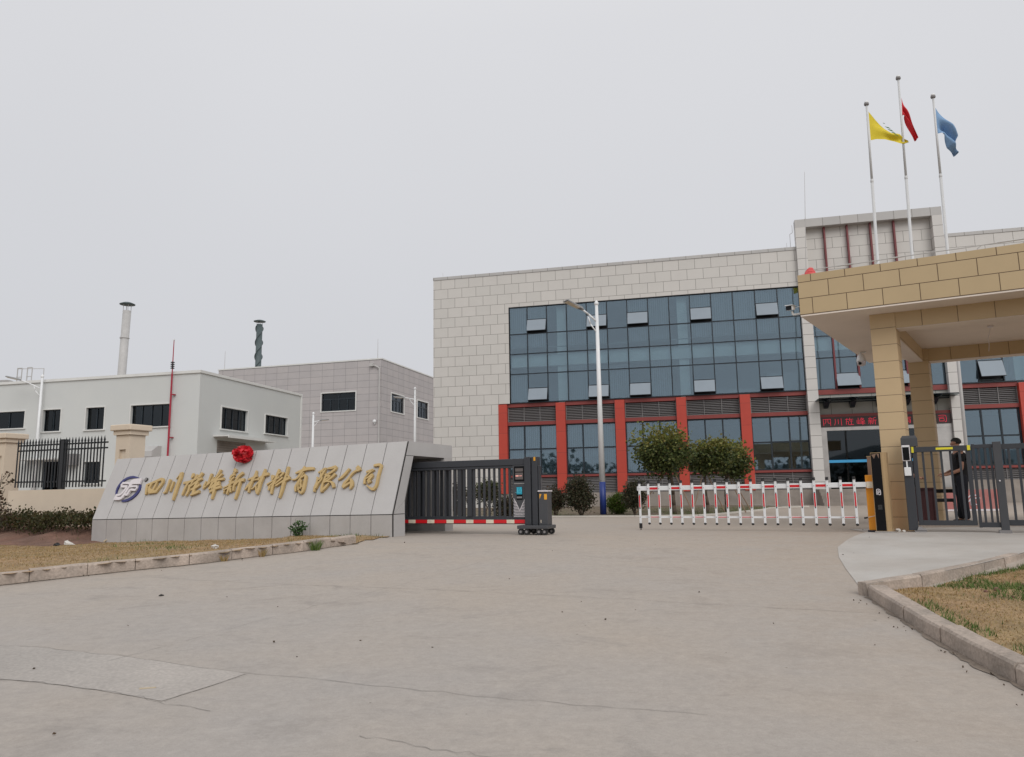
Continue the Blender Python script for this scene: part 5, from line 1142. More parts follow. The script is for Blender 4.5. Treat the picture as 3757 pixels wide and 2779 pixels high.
T = thing('parking_terminal', 'tall black and champagne gold parking terminal with a white P mark', 'parking terminal', GO, GY)
prof = [(-.012,0),(.17,0),(.20,.012),(.23,.04),(.245,.09),(.25,.16),(.245,.2),(-.012,.2)]
b = MB(); n = len(prof)
b.add([(x,y,.02) for x,y in prof]+[(x+.006,y,1.345) for x,y in prof], [(i,(i+1)%n,n+(i+1)%n,n+i) for i in range(n)]+[tuple(range(n-1,-1,-1)),tuple(range(n,2*n))]); b.build('body', m_brass, T)
b = MB(); b.box(-.03,.27,-.02,.22,0,.022); b.build('base_plate', m_steel, T)
b = MB(); b.box(.0,.150,-.006,-.001,.03,1.335); F_ = b.build('front_glass', m_gloss, T)
ps = [[(0,0,.14),(0,1,.14),(.75,1,.14),(1,.75,.14),(1,0,.14),(.55,0,.14)],[(.32,.0,.13),(.32,.72,.13),(.62,.72,.13),(.70,.5,.13),(.55,.34,.13),(.38,.34,.13)]]
b = MB(); b.strokes([[(x*.055,y*.085,w*.085) for x,y,w in st] for st in ps], (.048,-.0062,.635), (1,0,0), (0,0,1), (0,-1,0), 0, .002); b.build('parking_mark', m_emw, F_)
b = MB()
for i in range(5):
    for j in range(6): b.box(.05+.013*i,.057+.013*i,-.0085,-.0062,.385+.0135*j,.392+.0135*j)
b.build('speaker_grille', m_glossgrey, F_)
b = MB(); b.add([(.01,-.0085,1.31),(.05,-.0085,1.24),(.085,-.0085,1.325)],[(0,1,2)]); b.add([(.09,-.0085,1.33),(.13,-.0085,1.32),(.125,-.0085,1.24)],[(0,1,2)]); b.build('peeling_film', m_brown, F_)
T = thing('ticket_post', 'plain brown metal post standing behind the orange barrier cabinet', 'post', gw(0,.62,0), GY)
b = MB(); b.box(-.105,.03,0,.2,0,1.30); b.build('body', m_brown, T, False, .008)
b = MB(); b.box(-.11,.035,-.005,.205,1.301,1.312); b.build('lid', m_brass, T)

# ================================================================== PEDESTRIAN GATE AND FENCE
T = thing('pedestrian_gate', 'dark grey pedestrian gate with yellow stickers on its top rail', 'gate', gw(0,.30,0), GY)
def gx(name, x0, x1, z0, z1, y0=-.02, y1=.02, m=m_gate, bev=.003, par=None):
    b = MB(); b.box(x0,x1,y0,y1,z0,z1); return b.build(name, m, par or T, False, bev)
gx('stile', .63, .70, .115, 1.335); gx('stile', 1.415, 1.48, .115, 1.335)
TR = gx('top_rail', .61, 1.485, 1.336, 1.425, -.035, .035); gx('bottom_rail', .70, 1.415, .115, .195)
for x in (.785,.915,1.055,1.19,1.325): gx('picket', x-.018, x+.018, .195, 1.336, -.014, .014)
gx('yellow_sticker', .612, .655, 1.33, 1.428, -.039, -.0352, m_yellow, 0, TR); gx('yellow_sticker', 1.44, 1.484, 1.342, 1.424, -.039, -.0352, m_yellow, 0, TR)
lb = gx('yellow_label', .985, 1.235, 1.366, 1.402, -.039, -.0352, m_yellow, 0, TR)
T = thing('gate_post', 'dark grey turnstile post with a wide chamfered head beside the tan column', 'gate post', gw(0,.30,0), GY)
gx('shaft', .475, .62, .03, 1.43, -.06, .10, m_gate, .006)
b = MB(); b.hexa([(.47,-.02,1.44),(.725,-.02,1.44),(.725,.12,1.44),(.47,.12,1.44),(.47,-.02,1.58),(.725,-.02,1.58),(.725,.12,1.58),(.47,.12,1.58)]); b.hexa([(.47,-.02,1.58),(.725,-.02,1.58),(.725,.12,1.58),(.47,.12,1.58),(.50,-.01,1.625),(.70,-.01,1.625),(.70,.11,1.625),(.50,.11,1.625)]); b.build('head', m_gatemid, T)
b = MB(); b.box(.56,.74,-.13,.05,.0,.03); b.hexa([(.60,-.1,.035),(.74,-.1,.035),(.74,.03,.035),(.60,.03,.035),(.62,-.08,.09),(.66,-.08,.09),(.66,.02,.09),(.62,.02,.09)]); b.build('base_block', m_louvre, T)
T = thing('face_terminal', 'white framed face recognition screen on a short pole above a white box', 'access terminal', gw(0,.22,0), GY)
gx('casing', .475, .600, 1.19, 1.46, -.02, .012, m_emw, .01); sc_ = gx('screen', .488, .587, 1.205, 1.425, -.024, -.0205, m_gloss, 0)
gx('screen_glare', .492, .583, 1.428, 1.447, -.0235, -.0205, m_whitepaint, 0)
gx('pole', .525, .548, 1.085, 1.19, -.012, .012, m_whitepaint); gx('junction_box', .487, .592, .94, 1.085, -.03, .02, m_whitepaint, .01)
T = thing('railing_fence', 'dark grey railing fence to the right of the pedestrian gate', 'fence', gw(0,.32,0), GY)
gx('post', 1.80, 1.915, 0, 1.465, -.055, .055, m_gatemid, .005); gx('post', 1.50, 1.545, .08, 1.44); gx('post', 4.05, 4.16, 0, 1.465, -.055, .055, m_gatemid, .005)
gx('top_rail', 1.545, 1.80, 1.37, 1.43); gx('bottom_rail', 1.545, 1.80, .085, .165)
gx('top_rail', 1.915, 4.05, 1.34, 1.425); gx('bottom_rail', 1.915, 4.05, .115, .205)
for x in (1.60,1.69,1.765): gx('picket', x-.017, x+.017, .165, 1.37, -.012, .012)
for k in range(15):
    x = 2.0+.125*k+.015; gx('picket', x-.018, x+.018, .205, 1.34, -.012, .012)
b = MB(); b.sph((1.845,-.062,.83), .014, 8, 6); b.build('knob', m_emw, T)
b = MB(); b.box(1.76,1.93,-.14,.02,.0,.045); b.build('base_block', m_louvre, T)
for i, (x, y, r, lab) in enumerate(((.31,.28,.045,'white crumpled paper scrap on the ground at the foot of the tan column'),(.40,.2,.03,'small white scrap beside the larger paper at the tan column foot'))):
    b = MB(); rs = random.Random(i); b.sph((0,0,r*.6), (r,r*.8,r*.7), 7, 5, 0, lambda t, p: rs.uniform(.6,1.25)); o = b.build('paper_scrap', m_litter); o.location = gw(x, y, 0); tag(o, lab, 'litter')

# ================================================================== PEOPLE AND FURNITURE BEHIND THE GATE
def skin(name, V, E, mtl, parent, sub=2):
    me = bpy.data.meshes.new(name); me.from_pydata([v[:3] for v in V], E, [])
    o = bpy.data.objects.new(name, me); C.objects.link(o)
    o.modifiers.new('skin', 'SKIN'); s = o.modifiers.new('sub', 'SUBSURF'); s.levels = sub; s.render_levels = sub
    if not me.skin_vertices: 
        me.attributes
    lay = me.skin_vertices[0] if len(me.skin_vertices) else None
    if lay is None:
        bpy.context.view_layer.objects.active = o; lay = me.skin_vertices.new() if hasattr(me.skin_vertices, 'new') else me.skin_vertices[0]
    for i, v in enumerate(V):
        r = v[3]; lay.data[i].radius = (r, r) if not hasattr(r, '__len__') else r
        lay.data[i].use_root = (i == 0)
    dg = bpy.context.evaluated_depsgraph_get(); dg.update()
    m2 = bpy.data.meshes.new_from_object(o.evaluated_get(dg)); 
    for p in m2.polygons: p.use_smooth = True
    m2.materials.clear(); m2.materials.append(mtl)
    o2 = bpy.data.objects.new(name, m2); bpy.data.objects.remove(o); C.objects.link(o2); o2.parent = parent
    return o2
def person(label, loc, yaw, armR, armL, look=0):
    """standing figure facing +X; arms given as (elbow, wrist, hand direction)"""
    q = thing('person', label, 'person', loc, yaw)
    V = [(0,0,.93,.13),(0,0,1.10,.125),(.0,0,1.28,.14),(-.01,0,1.42,.09),(.01,0,1.50,.058),(.03,0,1.57,.075),(.035,0,1.66,.088),(.02,0,1.70,.07),
         (.115,0,1.565,.022),(.125,0,1.615,.02)]
    E = [(0,1),(1,2),(2,3),(3,4),(4,5),(5,6),(6,7),(5,8),(6,9)]
    def chain(start, pts):
        last = start
        for p in pts: V.append(p); E.append((last, len(V)-1)); last = len(V)-1
        return last
    for s in (-1, 1):
        chain(0, [(0,s*.095,.88,.09),(.015*s,s*.10,.50,.06),(-.02*s,s*.10,.10,.042),(.06-.02*s,s*.105,.045,.035),(.14-.02*s,s*.11,.035,.028)])
    for s, A in ((-1, armR), (1, armL)):
        el, wr, hd = [Vector(a) for a in A]
        h = chain(3, [(-.01,s*.15,1.41,.06),(*(Vector((0,s*.20,1.37))*.5+el*.5),.047),(*el,.04),(*(el*.5+wr*.5),.038),(*wr,.026)])
        pa = wr + hd*.05; h = chain(h, [(*pa,.03),(*(pa+hd*.04),.028)])
        side = hd.cross(Vector((0,0,1))); side = side.normalized() if side.length > .01 else Vector((0,1,0))
        for k, (off, l) in enumerate(((-.03,.055),(-.011,.075),(.009,.07),(.028,.055))):
            c0 = pa+hd*.045+side*off
            chain(h, [(*c0,.0095),(*(c0+hd*l*.55+Vector((0,0,-.008))),.009),(*(c0+hd*l*.9+Vector((0,0,-.028))),.008)])
        c0 = pa-hd*.01+side*.03
        chain(len(V)-13 if False else h, [(*(c0+side*.015+Vector((0,0,.01))),.010),(*(c0+side*.02+hd*.05),.009)])
    skin('body', V, E, m_skin, q)
    Vs = [(0,0,.80,.165),(0,0,.92,.172),(0,0,1.10,.165),(.0,0,1.28,.172),(-.01,0,1.42,.115),(0,0,1.48,.08)]; Es = [(0,1),(1,2),(2,3),(3,4),(4,5)]
    for s, A in ((-1, armR), (1, armL)):
        el = Vector(A[0]); m = Vector((0,s*.19,1.36))*.45+el*.55; i = len(Vs)
        Vs += [(-.01,s*.15,1.40,.078),(*m,.066)]; Es += [(4,i),(i,i+1)]
    skin('shirt', Vs, Es, m_shirt, q)
    Vt = [(0,0,1.05,.148),(0,0,.90,.155)]; Et = [(0,1)]
    for s in (-1, 1):
        i = len(Vt); Vt += [(0,s*.095,.84,.118),(.015*s,s*.10,.50,.092),(-.02*s,s*.10,.07,.075)]; Et += [(1,i),(i,i+1),(i+1,i+2)]
    skin('trousers', Vt, Et, m_trouser, q)
    b = MB(); b.sph((.012,0,1.675), (.104,.088,.092), 16, 10, 0, lambda t, p: 1 if (p < 1.35 or (math.cos(t) < .15 and p < 1.9)) else .82)
    b.build('hair', m_hair, q, True)
    for s in (-1, 1):
        b = MB(); b.sph((.05-.02*s, s*.105, .045), (.135,.05,.045), 12, 8); b.build('shoe', m_shoe, q, True)
    return q
p_ = person('person in black shirt and dark trousers standing behind the pedestrian gate, facing left, hands forward', (9.26,15.75,-.005), 168,
       ((.04,-.22,1.10),(.24,-.14,1.02),(.95,.2,-.1)), ((.03,.22,1.10),(.26,.12,1.00),(.95,-.15,-.15)))
person('person in dark clothes mostly hidden behind the tan column, one arm reaching right', (7.72,15.35,0), 8,
       ((.14,-.22,1.02),(.38,-.20,.93),(.98,.05,-.1)), ((-.06,.24,1.08),(.08,.22,.86),(.3,0,-.95)))
# dark sleeve of that person's reaching arm
T = thing('reception_desk', 'dark maroon desk standing beside the tan column behind the pedestrian gate', 'desk', (8.25,15.75,0), -28.8)
gx('desk_top', -.35, .42, .70, .735, -.3, .3, m_maroon); gx('side_panel', -.33, -.29, 0, .70, -.28, .28, m_maroon); gx('side_panel', .36, .40, 0, .70, -.28, .28, m_maroon); gx('front_panel', -.29, .36, .06, .70, -.26, -.23, m_maroon)
T = thing('office_chair', 'black framed chair with pale metal legs between the desk and the standing person', 'chair', (9.17,16.3,0), 150)
gx('seat', -.22, .22, .43, .50, -.22, .22, m_rubber, .02); b = MB(); b.hexa([(-.2,.2,.62),(.2,.2,.62),(.2,.24,.62),(-.2,.24,.62),(-.19,.27,.70),(.19,.27,.70),(.19,.30,.70),(-.19,.30,.70)]); b.build('backrest', m_rubber, T)
for sx in (-1,1):
    for sy in (-1,1): b = MB(); b.cyl((sx*.2,sy*.2,0),(sx*.19,sy*.19,.43),.012,.012,8); b.build('leg', m_steel, T)
    b = MB(); b.tube([(sx*.22,-.15,.46),(sx*.23,-.15,.62),(sx*.23,.15,.66),(sx*.2,.22,.64)], .014, 8); b.build('armrest', m_rubber, T)
T = thing('slogan_board', 'faded pink red board with one white character, standing in the yard behind the fence', 'board', (15.55,26.0,-.08), -12)
gx('panel', -.9, .95, .06, .72, -.04, .04, m_board); gx('foot_bar', -.92, .97, 0, .06, -.08, .08, m_emw)
b = MB()
xing = [[(.3,.98,.1),(.02,.72,.07)],[(.3,.70,.1),(.0,.32,.07)],[(.2,.5,.1),(.2,-.02,.08)],[(.48,.9,.1),(.95,.92,.09)],[(.42,.62,.1),(1.02,.65,.1)],[(.78,.62,.12),(.80,.02,.11),(.55,.12,.05)]]
b.strokes([[(x*.34,y*.36,w*.40) for x,y,w in st] for st in xing], (-.07,-.04,.20), (1,0,0), (0,0,1), (0,-1,0), 0, .02); b.build('character', m_boardchar, T)

# ================================================================== FLAGPOLES AND FLAGS
FS = 1.12      # the poles stand 28 m out
def pole(label, x, y, h, lean, joint):
    q = thing('flagpole', label, 'flagpole', (x*FS,y*FS,-.1), 0, 'white flagpoles behind the gatehouse')
    q.rotation_euler = (0, lean, 0); h = .85+(h-.85)*FS; joint = .85+(joint-.85)*FS
    b = MB(); b.cyl((0,0,0),(0,0,joint),.062,.054,14); b.build('lower_tube', m_polegrey, q, True)
    b = MB(); b.lathe([(.055,0),(.060,.02),(.060,.1),(.046,.14)], (0,0,joint), 14); b.build('joint_collar', m_polegrey, q, True)
    b = MB(); b.cyl((0,0,joint+.1),(0,0,h),.045,.038,14); b.build('upper_tube', m_polegrey, q, True)
    b = MB(); b.lathe([(.04,0),(.085,.02),(.095,.06),(.085,.1)], (0,0,h), 16); b.build('truck', m_louvre, q)
    b = MB(); b.lathe([(.085,0),(.08,.05),(.05,.09),(.01,.105)], (0,0,h+.1), 16); b.build('cap', m_whitepaint, q, True)
    return q
pole('left flagpole of the three, flying the yellow flag', 12.48,25.0,14.28,R(1.1),11.4)
pole('middle and tallest flagpole, flying the red flag', 13.68,25.0,15.25,R(1.1),11.5)
pole('right flagpole of the three, flying the pale blue flag', 14.98,25.0,14.52,R(.65),11.55)
def interp(P, t):
    n = len(P)-1; i = min(int(t*n), n-1); f = t*n-i; return Vector(P[i])*(1-f)+Vector(P[i+1])*f
def flag(name, label, up, lo, m, y, nf, amp, ph=0):
    b = MB(); nu, nv = 36, 18; vs = []
    for i in range(nu+1):
        for j in range(nv+1):
            a = interp(up, i/nu); c = interp(lo, i/nu); p = a*(1-j/nv)+c*j/nv
            u, v = i/nu, j/nv
            dy = amp*min(1, u*3)*(math.sin(nf*v*6.28+u*5+ph)+.5*math.sin(9*u-4*v+ph)) 
            vs.append(((p.x+.03*u*math.sin(nf*v*6.28+ph))*FS, (y+dy)*FS, .75+(p.y-.75)*FS))
    b.add(vs, [(i*(nv+1)+j, i*(nv+1)+j+1, (i+1)*(nv+1)+j+1, (i+1)*(nv+1)+j) for i in range(nu) for j in range(nv)])
    o = b.build(name, m, None, True); return tag(o, label, 'flag', None)
fy = flag('flag', 'yellow flag with a dark green mark drooping from the left flagpole', [(12.80,13.95),(13.0,13.68),(13.19,13.46),(13.38,13.27),(13.55,13.13),(13.72,13.10),(13.80,13.08),(13.95,12.90),(14.08,12.82)],
     [(12.785,12.87),(13.0,12.92),(13.28,12.90),(13.45,12.84),(13.6,12.80),(13.75,12.74),(13.85,12.70),(13.92,12.70),(14.08,12.76)], m_fyellow, 25.0, 1.2, .05)
b = MB()
for (x, z, w, h) in ((13.22,13.42,.05,.03),(13.34,13.26,.11,.05),(13.43,13.16,.12,.055),(13.53,13.06,.10,.05),(13.62,12.98,.08,.04)):
    b.add([(X*FS,24.84*FS,.75+(Z-.75)*FS) for X, Z in ((x-w,z+h*.9),(x-w*.2,z-h*.3),(x+w,z-h*1.2),(x+w*.35,z+h*.1))], [(0,1,2,3)])
b.build('green_mark', m_fgreen, fy)
flag('flag', 'red flag hanging limp from the middle flagpole', [(14.02,14.47),(14.08,14.25),(14.15,13.95),(14.22,13.65),(14.32,13.30),(14.43,12.93)], [(13.985,13.78),(14.03,13.78),(14.07,13.72),(14.15,13.45),(14.25,13.1),(14.36,12.82)], m_fred, 25.0, 1.6, .07, 1)
flag('flag', 'pale blue flag drooping from the right flagpole', [(15.19,14.06),(15.38,13.76),(15.58,13.45),(15.72,13.15),(15.81,12.95),(15.74,12.80),(15.70,12.65),(15.77,12.36)], [(15.165,13.08),(15.27,13.07),(15.36,13.05),(15.42,12.82),(15.49,12.56),(15.58,12.47),(15.68,12.38),(15.78,12.30)], m_fblue, 25.0, 1.3, .16, 2)

# ================================================================== PLANTS
def leaves(b, pts, size, rnd, mi=0, ratio=.42, droop=.25):
    for p, n in pts:
        s = size*rnd.uniform(.65, 1.3)
        d = Vector((rnd.gauss(0,1), rnd.gauss(0,1), rnd.gauss(0,.7)-droop)) + n*1.0
        d.normalize(); a = d.cross(Vector((rnd.gauss(0,1), rnd.gauss(0,1), rnd.gauss(0,1)))).normalized()*s*ratio
        up = a.cross(d).normalized()*s*.1
        b.add([p, p+d*s*.5+a+up, p+d*s, p+d*s*.5-a+up], [(0,1,2,3)], mi(p, n) if callable(mi) else mi)
def crown(rnd, c, r, nc, per, spread, lump=.28):
    """leaf sites gathered in clumps near the surface of an uneven ellipsoid; some gaps are left open"""
    out = []; c = Vector(c)
    lob = [(Vector((rnd.gauss(0,1), rnd.gauss(0,1), rnd.gauss(0,1))).normalized(), rnd.uniform(-lump, lump)) for _ in range(9)]
    for _ in range(nc):
        d = Vector((rnd.gauss(0,1), rnd.gauss(0,1), rnd.gauss(0,1))).normalized()
        k = 1+sum(w*max(0, d.dot(v))**4 for v, w in lob)
        rr = (rnd.random()**.38)*k*.93
        cc = Vector((d.x*r[0]*rr, d.y*r[1]*rr, d.z*r[2]*rr))
        for _ in range(per):
            o = Vector((rnd.gauss(0,spread), rnd.gauss(0,spread), rnd.gauss(0,spread*.8)))
            out.append((c+cc+o, (d+o*2).normalized()))
    return out
def woody(b, p0, p1, r0, r1, rnd, n=4, wob=.04):
    pts = [Vector(p0).lerp(Vector(p1), i/n)+Vector((rnd.gauss(0,wob), rnd.gauss(0,wob), 0))*(0 if i in (0,) else 1) for i in range(n+1)]
    for i in range(n): b.cyl(pts[i], pts[i+1], r0+(r1-r0)*i/n, r0+(r1-r0)*(i+1)/n, 8)
    return pts[-1]
def tree(name, label, cat, base, fork, cc, cr_, nc, per, size, mats, seed, limbs=7, rt=.06, stakes=(), group=None, tip=.3, lump=.5):
    rnd = random.Random(seed); q = thing(name, label, cat, (base[0], base[1], base[2]), 0, group); o = Vector(base)
    t = MB(); f = woody(t, (0,0,-.05), Vector(fork)-o, rt, rt*.75, rnd, 4, .015)
    for k in range(limbs):
        a = 6.283*k/limbs+rnd.uniform(-.4,.4); e = Vector(cc)-o+Vector((math.cos(a)*cr_[0]*.62, math.sin(a)*cr_[1]*.62, rnd.uniform(-.35,.55)*cr_[2]))
        m = woody(t, f, e, rt*.42, rt*.14, rnd, 4, .03)
        for _ in range(2): woody(t, f.lerp(m, rnd.uniform(.4,.8)), m+Vector((rnd.gauss(0,.2)*cr_[0], rnd.gauss(0,.2)*cr_[1], rnd.uniform(0,.3)*cr_[2])), rt*.16, rt*.06, rnd, 3, .02)
    t.build('trunk', m_bark, q, True)
    l = MB(); pts = crown(rnd, Vector(cc)-o, cr_, nc, per, size*1.7, lump)
    zc = cc[2]-o.z
    leaves(l, pts, size, rnd, (lambda p, n: 1 if rnd.random() < tip*max(0, min(1, ((p.z-zc)/cr_[2]+.15)))*max(0,n.z+.5) else 0) if len(mats) > 1 else 0)  # second leaf tone is likelier toward the top and on up-facing leaves
    l.build('crown', mats, q)
    for s0, s1 in stakes:
        s = MB(); s.cyl(Vector(s0)-o, Vector(s1)-o, .022, .018, 7); s.build('stake', m_stake, q)
    return q
g_t = 'round-headed young trees behind the barrier'
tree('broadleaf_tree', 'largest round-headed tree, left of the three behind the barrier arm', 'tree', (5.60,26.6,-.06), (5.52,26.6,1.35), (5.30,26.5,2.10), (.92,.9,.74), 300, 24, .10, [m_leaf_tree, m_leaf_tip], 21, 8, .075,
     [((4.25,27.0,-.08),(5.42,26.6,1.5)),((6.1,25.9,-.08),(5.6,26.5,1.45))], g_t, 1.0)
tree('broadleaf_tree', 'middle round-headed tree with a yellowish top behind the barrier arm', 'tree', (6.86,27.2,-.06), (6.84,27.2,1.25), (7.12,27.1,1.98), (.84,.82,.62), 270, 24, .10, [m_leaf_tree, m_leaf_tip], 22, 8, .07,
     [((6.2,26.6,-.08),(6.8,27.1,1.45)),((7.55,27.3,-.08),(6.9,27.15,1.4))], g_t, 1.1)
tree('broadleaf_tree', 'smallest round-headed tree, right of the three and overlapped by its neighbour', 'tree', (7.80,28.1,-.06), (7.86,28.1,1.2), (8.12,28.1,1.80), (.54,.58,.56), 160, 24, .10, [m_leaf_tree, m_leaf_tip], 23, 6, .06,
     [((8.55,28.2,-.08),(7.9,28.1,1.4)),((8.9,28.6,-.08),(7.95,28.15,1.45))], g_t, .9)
def shrub(label, base, c, r, nc, per, size, mats, seed, stems=7, tip=.4, group=None, name='shrub', lump=.3):
    rnd = random.Random(seed); q = thing(name, label, name.replace('_',' '), base, 0, group); o = Vector(base)
    t = MB()
    for k in range(stems):
        a = 6.283*k/stems; woody(t, (rnd.gauss(0,.02),rnd.gauss(0,.02),-.05), Vector(c)-o+Vector((math.cos(a)*r[0]*.6, math.sin(a)*r[1]*.6, rnd.uniform(-.3,.5)*r[2])), .016, .006, rnd, 4, .02)
    t.build('stems', m_bark, q)
    l = MB(); pts = crown(rnd, Vector(c)-o, r, nc, per, size*1.5, lump); zc = c[2]-o.z
    leaves(l, pts, size, rnd, (lambda p, n: 1 if rnd.random() < tip else 0) if len(mats) > 1 else 0); l.build('foliage', mats, q)
    return q
g_s = 'shrubs in the bed before the office building'
shrub('reddish brown sparse shrub just right of the gate drive cabinet', (1.45,26.5,-.06), (1.46,26.5,.52), (.32,.32,.44), 130, 20, .06, [m_leaf_rust, m_leaf_shrub], 31, 7, .4, g_s)
shrub('dark bushy shrub left of the white lamp with the blue foot', (2.30,26.2,-.06), (2.24,26.1,.74), (.50,.48,.55), 240, 24, .06, [m_leaf_shrub, m_leaf_rust], 32, 9, .25, g_s)
shrub('bright green clipped ball shrub right of the blue-footed lamp', (3.66,26.9,-.06), (3.66,26.9,.34), (.40,.40,.39), 420, 22, .036, [m_leaf_ball, m_leaf_hedge], 33, 5, .1, None, 'topiary_ball', .08)
shrub('dark upright shrub behind the tip of the barrier arm', (4.05,25.7,-.06), (4.06,25.7,.62), (.34,.34,.46), 170, 22, .06, [m_leaf_shrub, m_leaf_rust], 34, 7, .15, g_s)
tree('ball_tree', 'dark round-headed small tree seen through the sliding gate bars', 'tree', (-.98,26.6,-.06), (-.94,26.6,.25), (-.90,26.6,.88), (.50,.48,.42), 200, 22, .06, [m_leaf_shrub, m_leaf_tree], 35, 7, .03, (), None, .5)
shrub('thin dark shrub seen through the left bars of the sliding gate', (-2.1,27.4,-.06), (-2.1,27.4,.66), (.40,.36,.44), 110, 20, .06, [m_leaf_shrub, m_leaf_rust], 36, 6, .3, g_s)
shrub('low rusty shrub seen through the right bars of the sliding gate', (-.25,27.0,-.06), (-.2,27.0,.28), (.62,.4,.34), 190, 20, .055, [m_leaf_rust, m_leaf_shrub], 37, 6, .4, g_s)
shrub('small yellow-green shrub half hidden by the gate drive cabinet', (1.32,28.8,-.06), (1.30,28.8,.26), (.24,.24,.26), 90, 18, .045, [m_leaf_ball], 38, 5, 0, g_s)
# clipped hedge strip at the foot of the boundary wall
rnd = random.Random(41); b = MB(); t = MB(); pts = []
A_, B_ = Vector((-17,20.75,0)), Vector((-9.62,17.62,0)); dd = (B_-A_).normalized(); nn = Vector((-dd.y, dd.x, 0))
for _ in range(900):
    s = rnd.random(); c = A_.lerp(B_, s)+nn*rnd.uniform(-.34,.34)
    z = vergez(c.x, c.y)+ .06 + .31*rnd.random()**.6*(1+.12*math.sin(s*40)+.1*math.sin(s*97)); 
    for _ in range(15):
        o_ = Vector((rnd.gauss(0,.075), rnd.gauss(0,.075), rnd.gauss(0,.05))); pts.append((c+Vector((0,0,z))+o_, Vector((0,0,.9))-nn*.3))
for _ in range(130):
    c = A_.lerp(B_, rnd.random())+nn*rnd.uniform(-.3,.3); z = vergez(c.x, c.y); t.cyl((c.x,c.y,z-.03),(c.x+rnd.gauss(0,.05),c.y+rnd.gauss(0,.05),z+.4),.006,.003,5)
q = thing('hedge', 'low brownish green hedge along the foot of the beige boundary wall', 'hedge', (0,0,0))
leaves(b, pts, .06, rnd, 0, .4, -.2); b.build('foliage', m_leaf_hedge, q); t.build('stems', m_bark, q)
# sapling poking in from the left edge
rnd = random.Random(43); q = thing('sapling', 'bare twiggy sapling with few leaves at the far left edge before the beige pillar', 'sapling', (-10.9,15.9,-.1))
t = MB(); l = MB(); pts = []
for k in range(9):
    a = rnd.uniform(-.5,.7); e = Vector((math.sin(a)*.5+.1, rnd.gauss(0,.15), rnd.uniform(.5,1.5))); m = woody(t, (0,0,-.05), e, .014, .004, rnd, 5, .03)
    for _ in range(5):
        s = Vector((0,0,-.05)).lerp(m, rnd.uniform(.4,1)); u = s+Vector((rnd.uniform(-.05,.28), rnd.gauss(0,.1), rnd.uniform(-.02,.18))); woody(t, s, u, .005, .002, rnd, 2, .01)
        pts += [(u+Vector((rnd.gauss(0,.03),rnd.gauss(0,.03),rnd.gauss(0,.03))), Vector((.3,0,.6))) for _ in range(7)]
leaves(l, pts, .055, rnd); t.build('stems', m_bark, q); l.build('foliage', m_leaf_rust, q)
# weed at the wall foot
rnd = random.Random(44); q = thing('weed', 'leafy green weed growing at the foot of the granite sign wall', 'weed', (-4.12,14.55,-.02))
t = MB(); l = MB(); pts = []
for k in range(7):
    e = Vector((rnd.uniform(-.16,.16), rnd.uniform(-.06,.06), rnd.uniform(.16,.40))); m = woody(t, (0,0,-.02), e, .005, .002, rnd, 4, .01)
    pts += [(Vector((0,0,0)).lerp(m, rnd.uniform(.15,1))+Vector((rnd.gauss(0,.02),rnd.gauss(0,.02),0)), Vector((rnd.gauss(0,1),rnd.gauss(0,1),.5)).normalized()) for _ in range(34)]
leaves(l, pts, .062, rnd, 0, .28); t.build('stems', m_weed, q); l.build('foliage', m_weed, q)
def tuft(label, loc, n, h, m, seed, spread=.05):
    rnd = random.Random(seed); b = MB()
    for _ in range(n):
        a = rnd.random()*6.28; r = rnd.random()*spread; x, y = r*math.cos(a), r*math.sin(a); hh = h*rnd.uniform(.5,1.15); lx, ly = math.cos(a)*hh*rnd.uniform(.2,.9), math.sin(a)*hh*rnd.uniform(.2,.9); w = .005
        b.add([(x-w,y,0),(x+w,y,0),(x+lx*.5+w*.6,y+ly*.5,hh*.7),(x+lx,y+ly,hh),(x+lx*.5-w*.6,y+ly*.5,hh*.7)], [(0,1,2,4),(4,2,3)])
    o = b.build('grass_tuft', m); o.location = loc; return tag(o, label, 'grass tuft', 'grass tufts along the left kerb')
tuft('spiky grass tuft in the gutter near the end of the left kerb', (-3.0,11.62,zr(11.62)), 60, .16, m_greengrass, 51, .07)
tuft('small dry tuft against the middle of the left kerb', (-3.62,11.04,zr(11.04)), 30, .12, m_drygrass, 52, .04)
tuft('thin dry tuft low against the left kerb joint', (-4.02,10.66,zr(10.66)), 24, .10, m_drygrass, 53, .04)

# ground-cover grass: countless blades, one object for each lawn
def blades(name, n, site, m, h0, h1, seed):
    rnd = random.Random(seed); b = MB()
    for _ in range(n):
        p = site(rnd)
        if p is None: continue
        x, y, z, k = p; h = rnd.uniform(h0, h1)*k; a = rnd.random()*6.28; lean = rnd.uniform(.3,1.5)*h; w = rnd.uniform(.003,.006)
        ca, sa = math.cos(a), math.sin(a)
        b.add([(x-sa*w,y+ca*w,z-.004),(x+sa*w,y-ca*w,z-.004),(x+ca*lean,y+sa*lean,z+h)], [(0,1,2)])
    return struct(b.build(name, m), 'stuff')
def green(x, y): return .5*math.sin(1.7*x+2.1*math.sin(.9*y))+.5*math.sin(2.3*y+1.4*math.sin(1.3*x))
def vs_site(dry):
    def f(rnd):
        x = rnd.uniform(-13,-2.2); y = rnd.uniform(8.5,17.5)
        if not inside(x, y, vergeP): return None
        dk = poly_dist(x, y, kerbL)
        if dk < .15: return None
        d, u = bank(x, y)
        if d > .01: return None
        if d > -1.1 and u < -7.4 and rnd.random() < .85: return None
        g = green(x, y) > .62 or (dk < .35 and math.sin(x*3.3) > .8)
        if g == dry and rnd.random() < (.9 if dry else .985): return None
        return x, y, vergez(x, y), (.75 if dry else 1.0)
    return f
blades('dry_grass', 60000, vs_site(True), m_drygrass, .012, .035, 61)
blades('green_grass', 13000, vs_site(False), m_greengrass, .03, .075, 62)
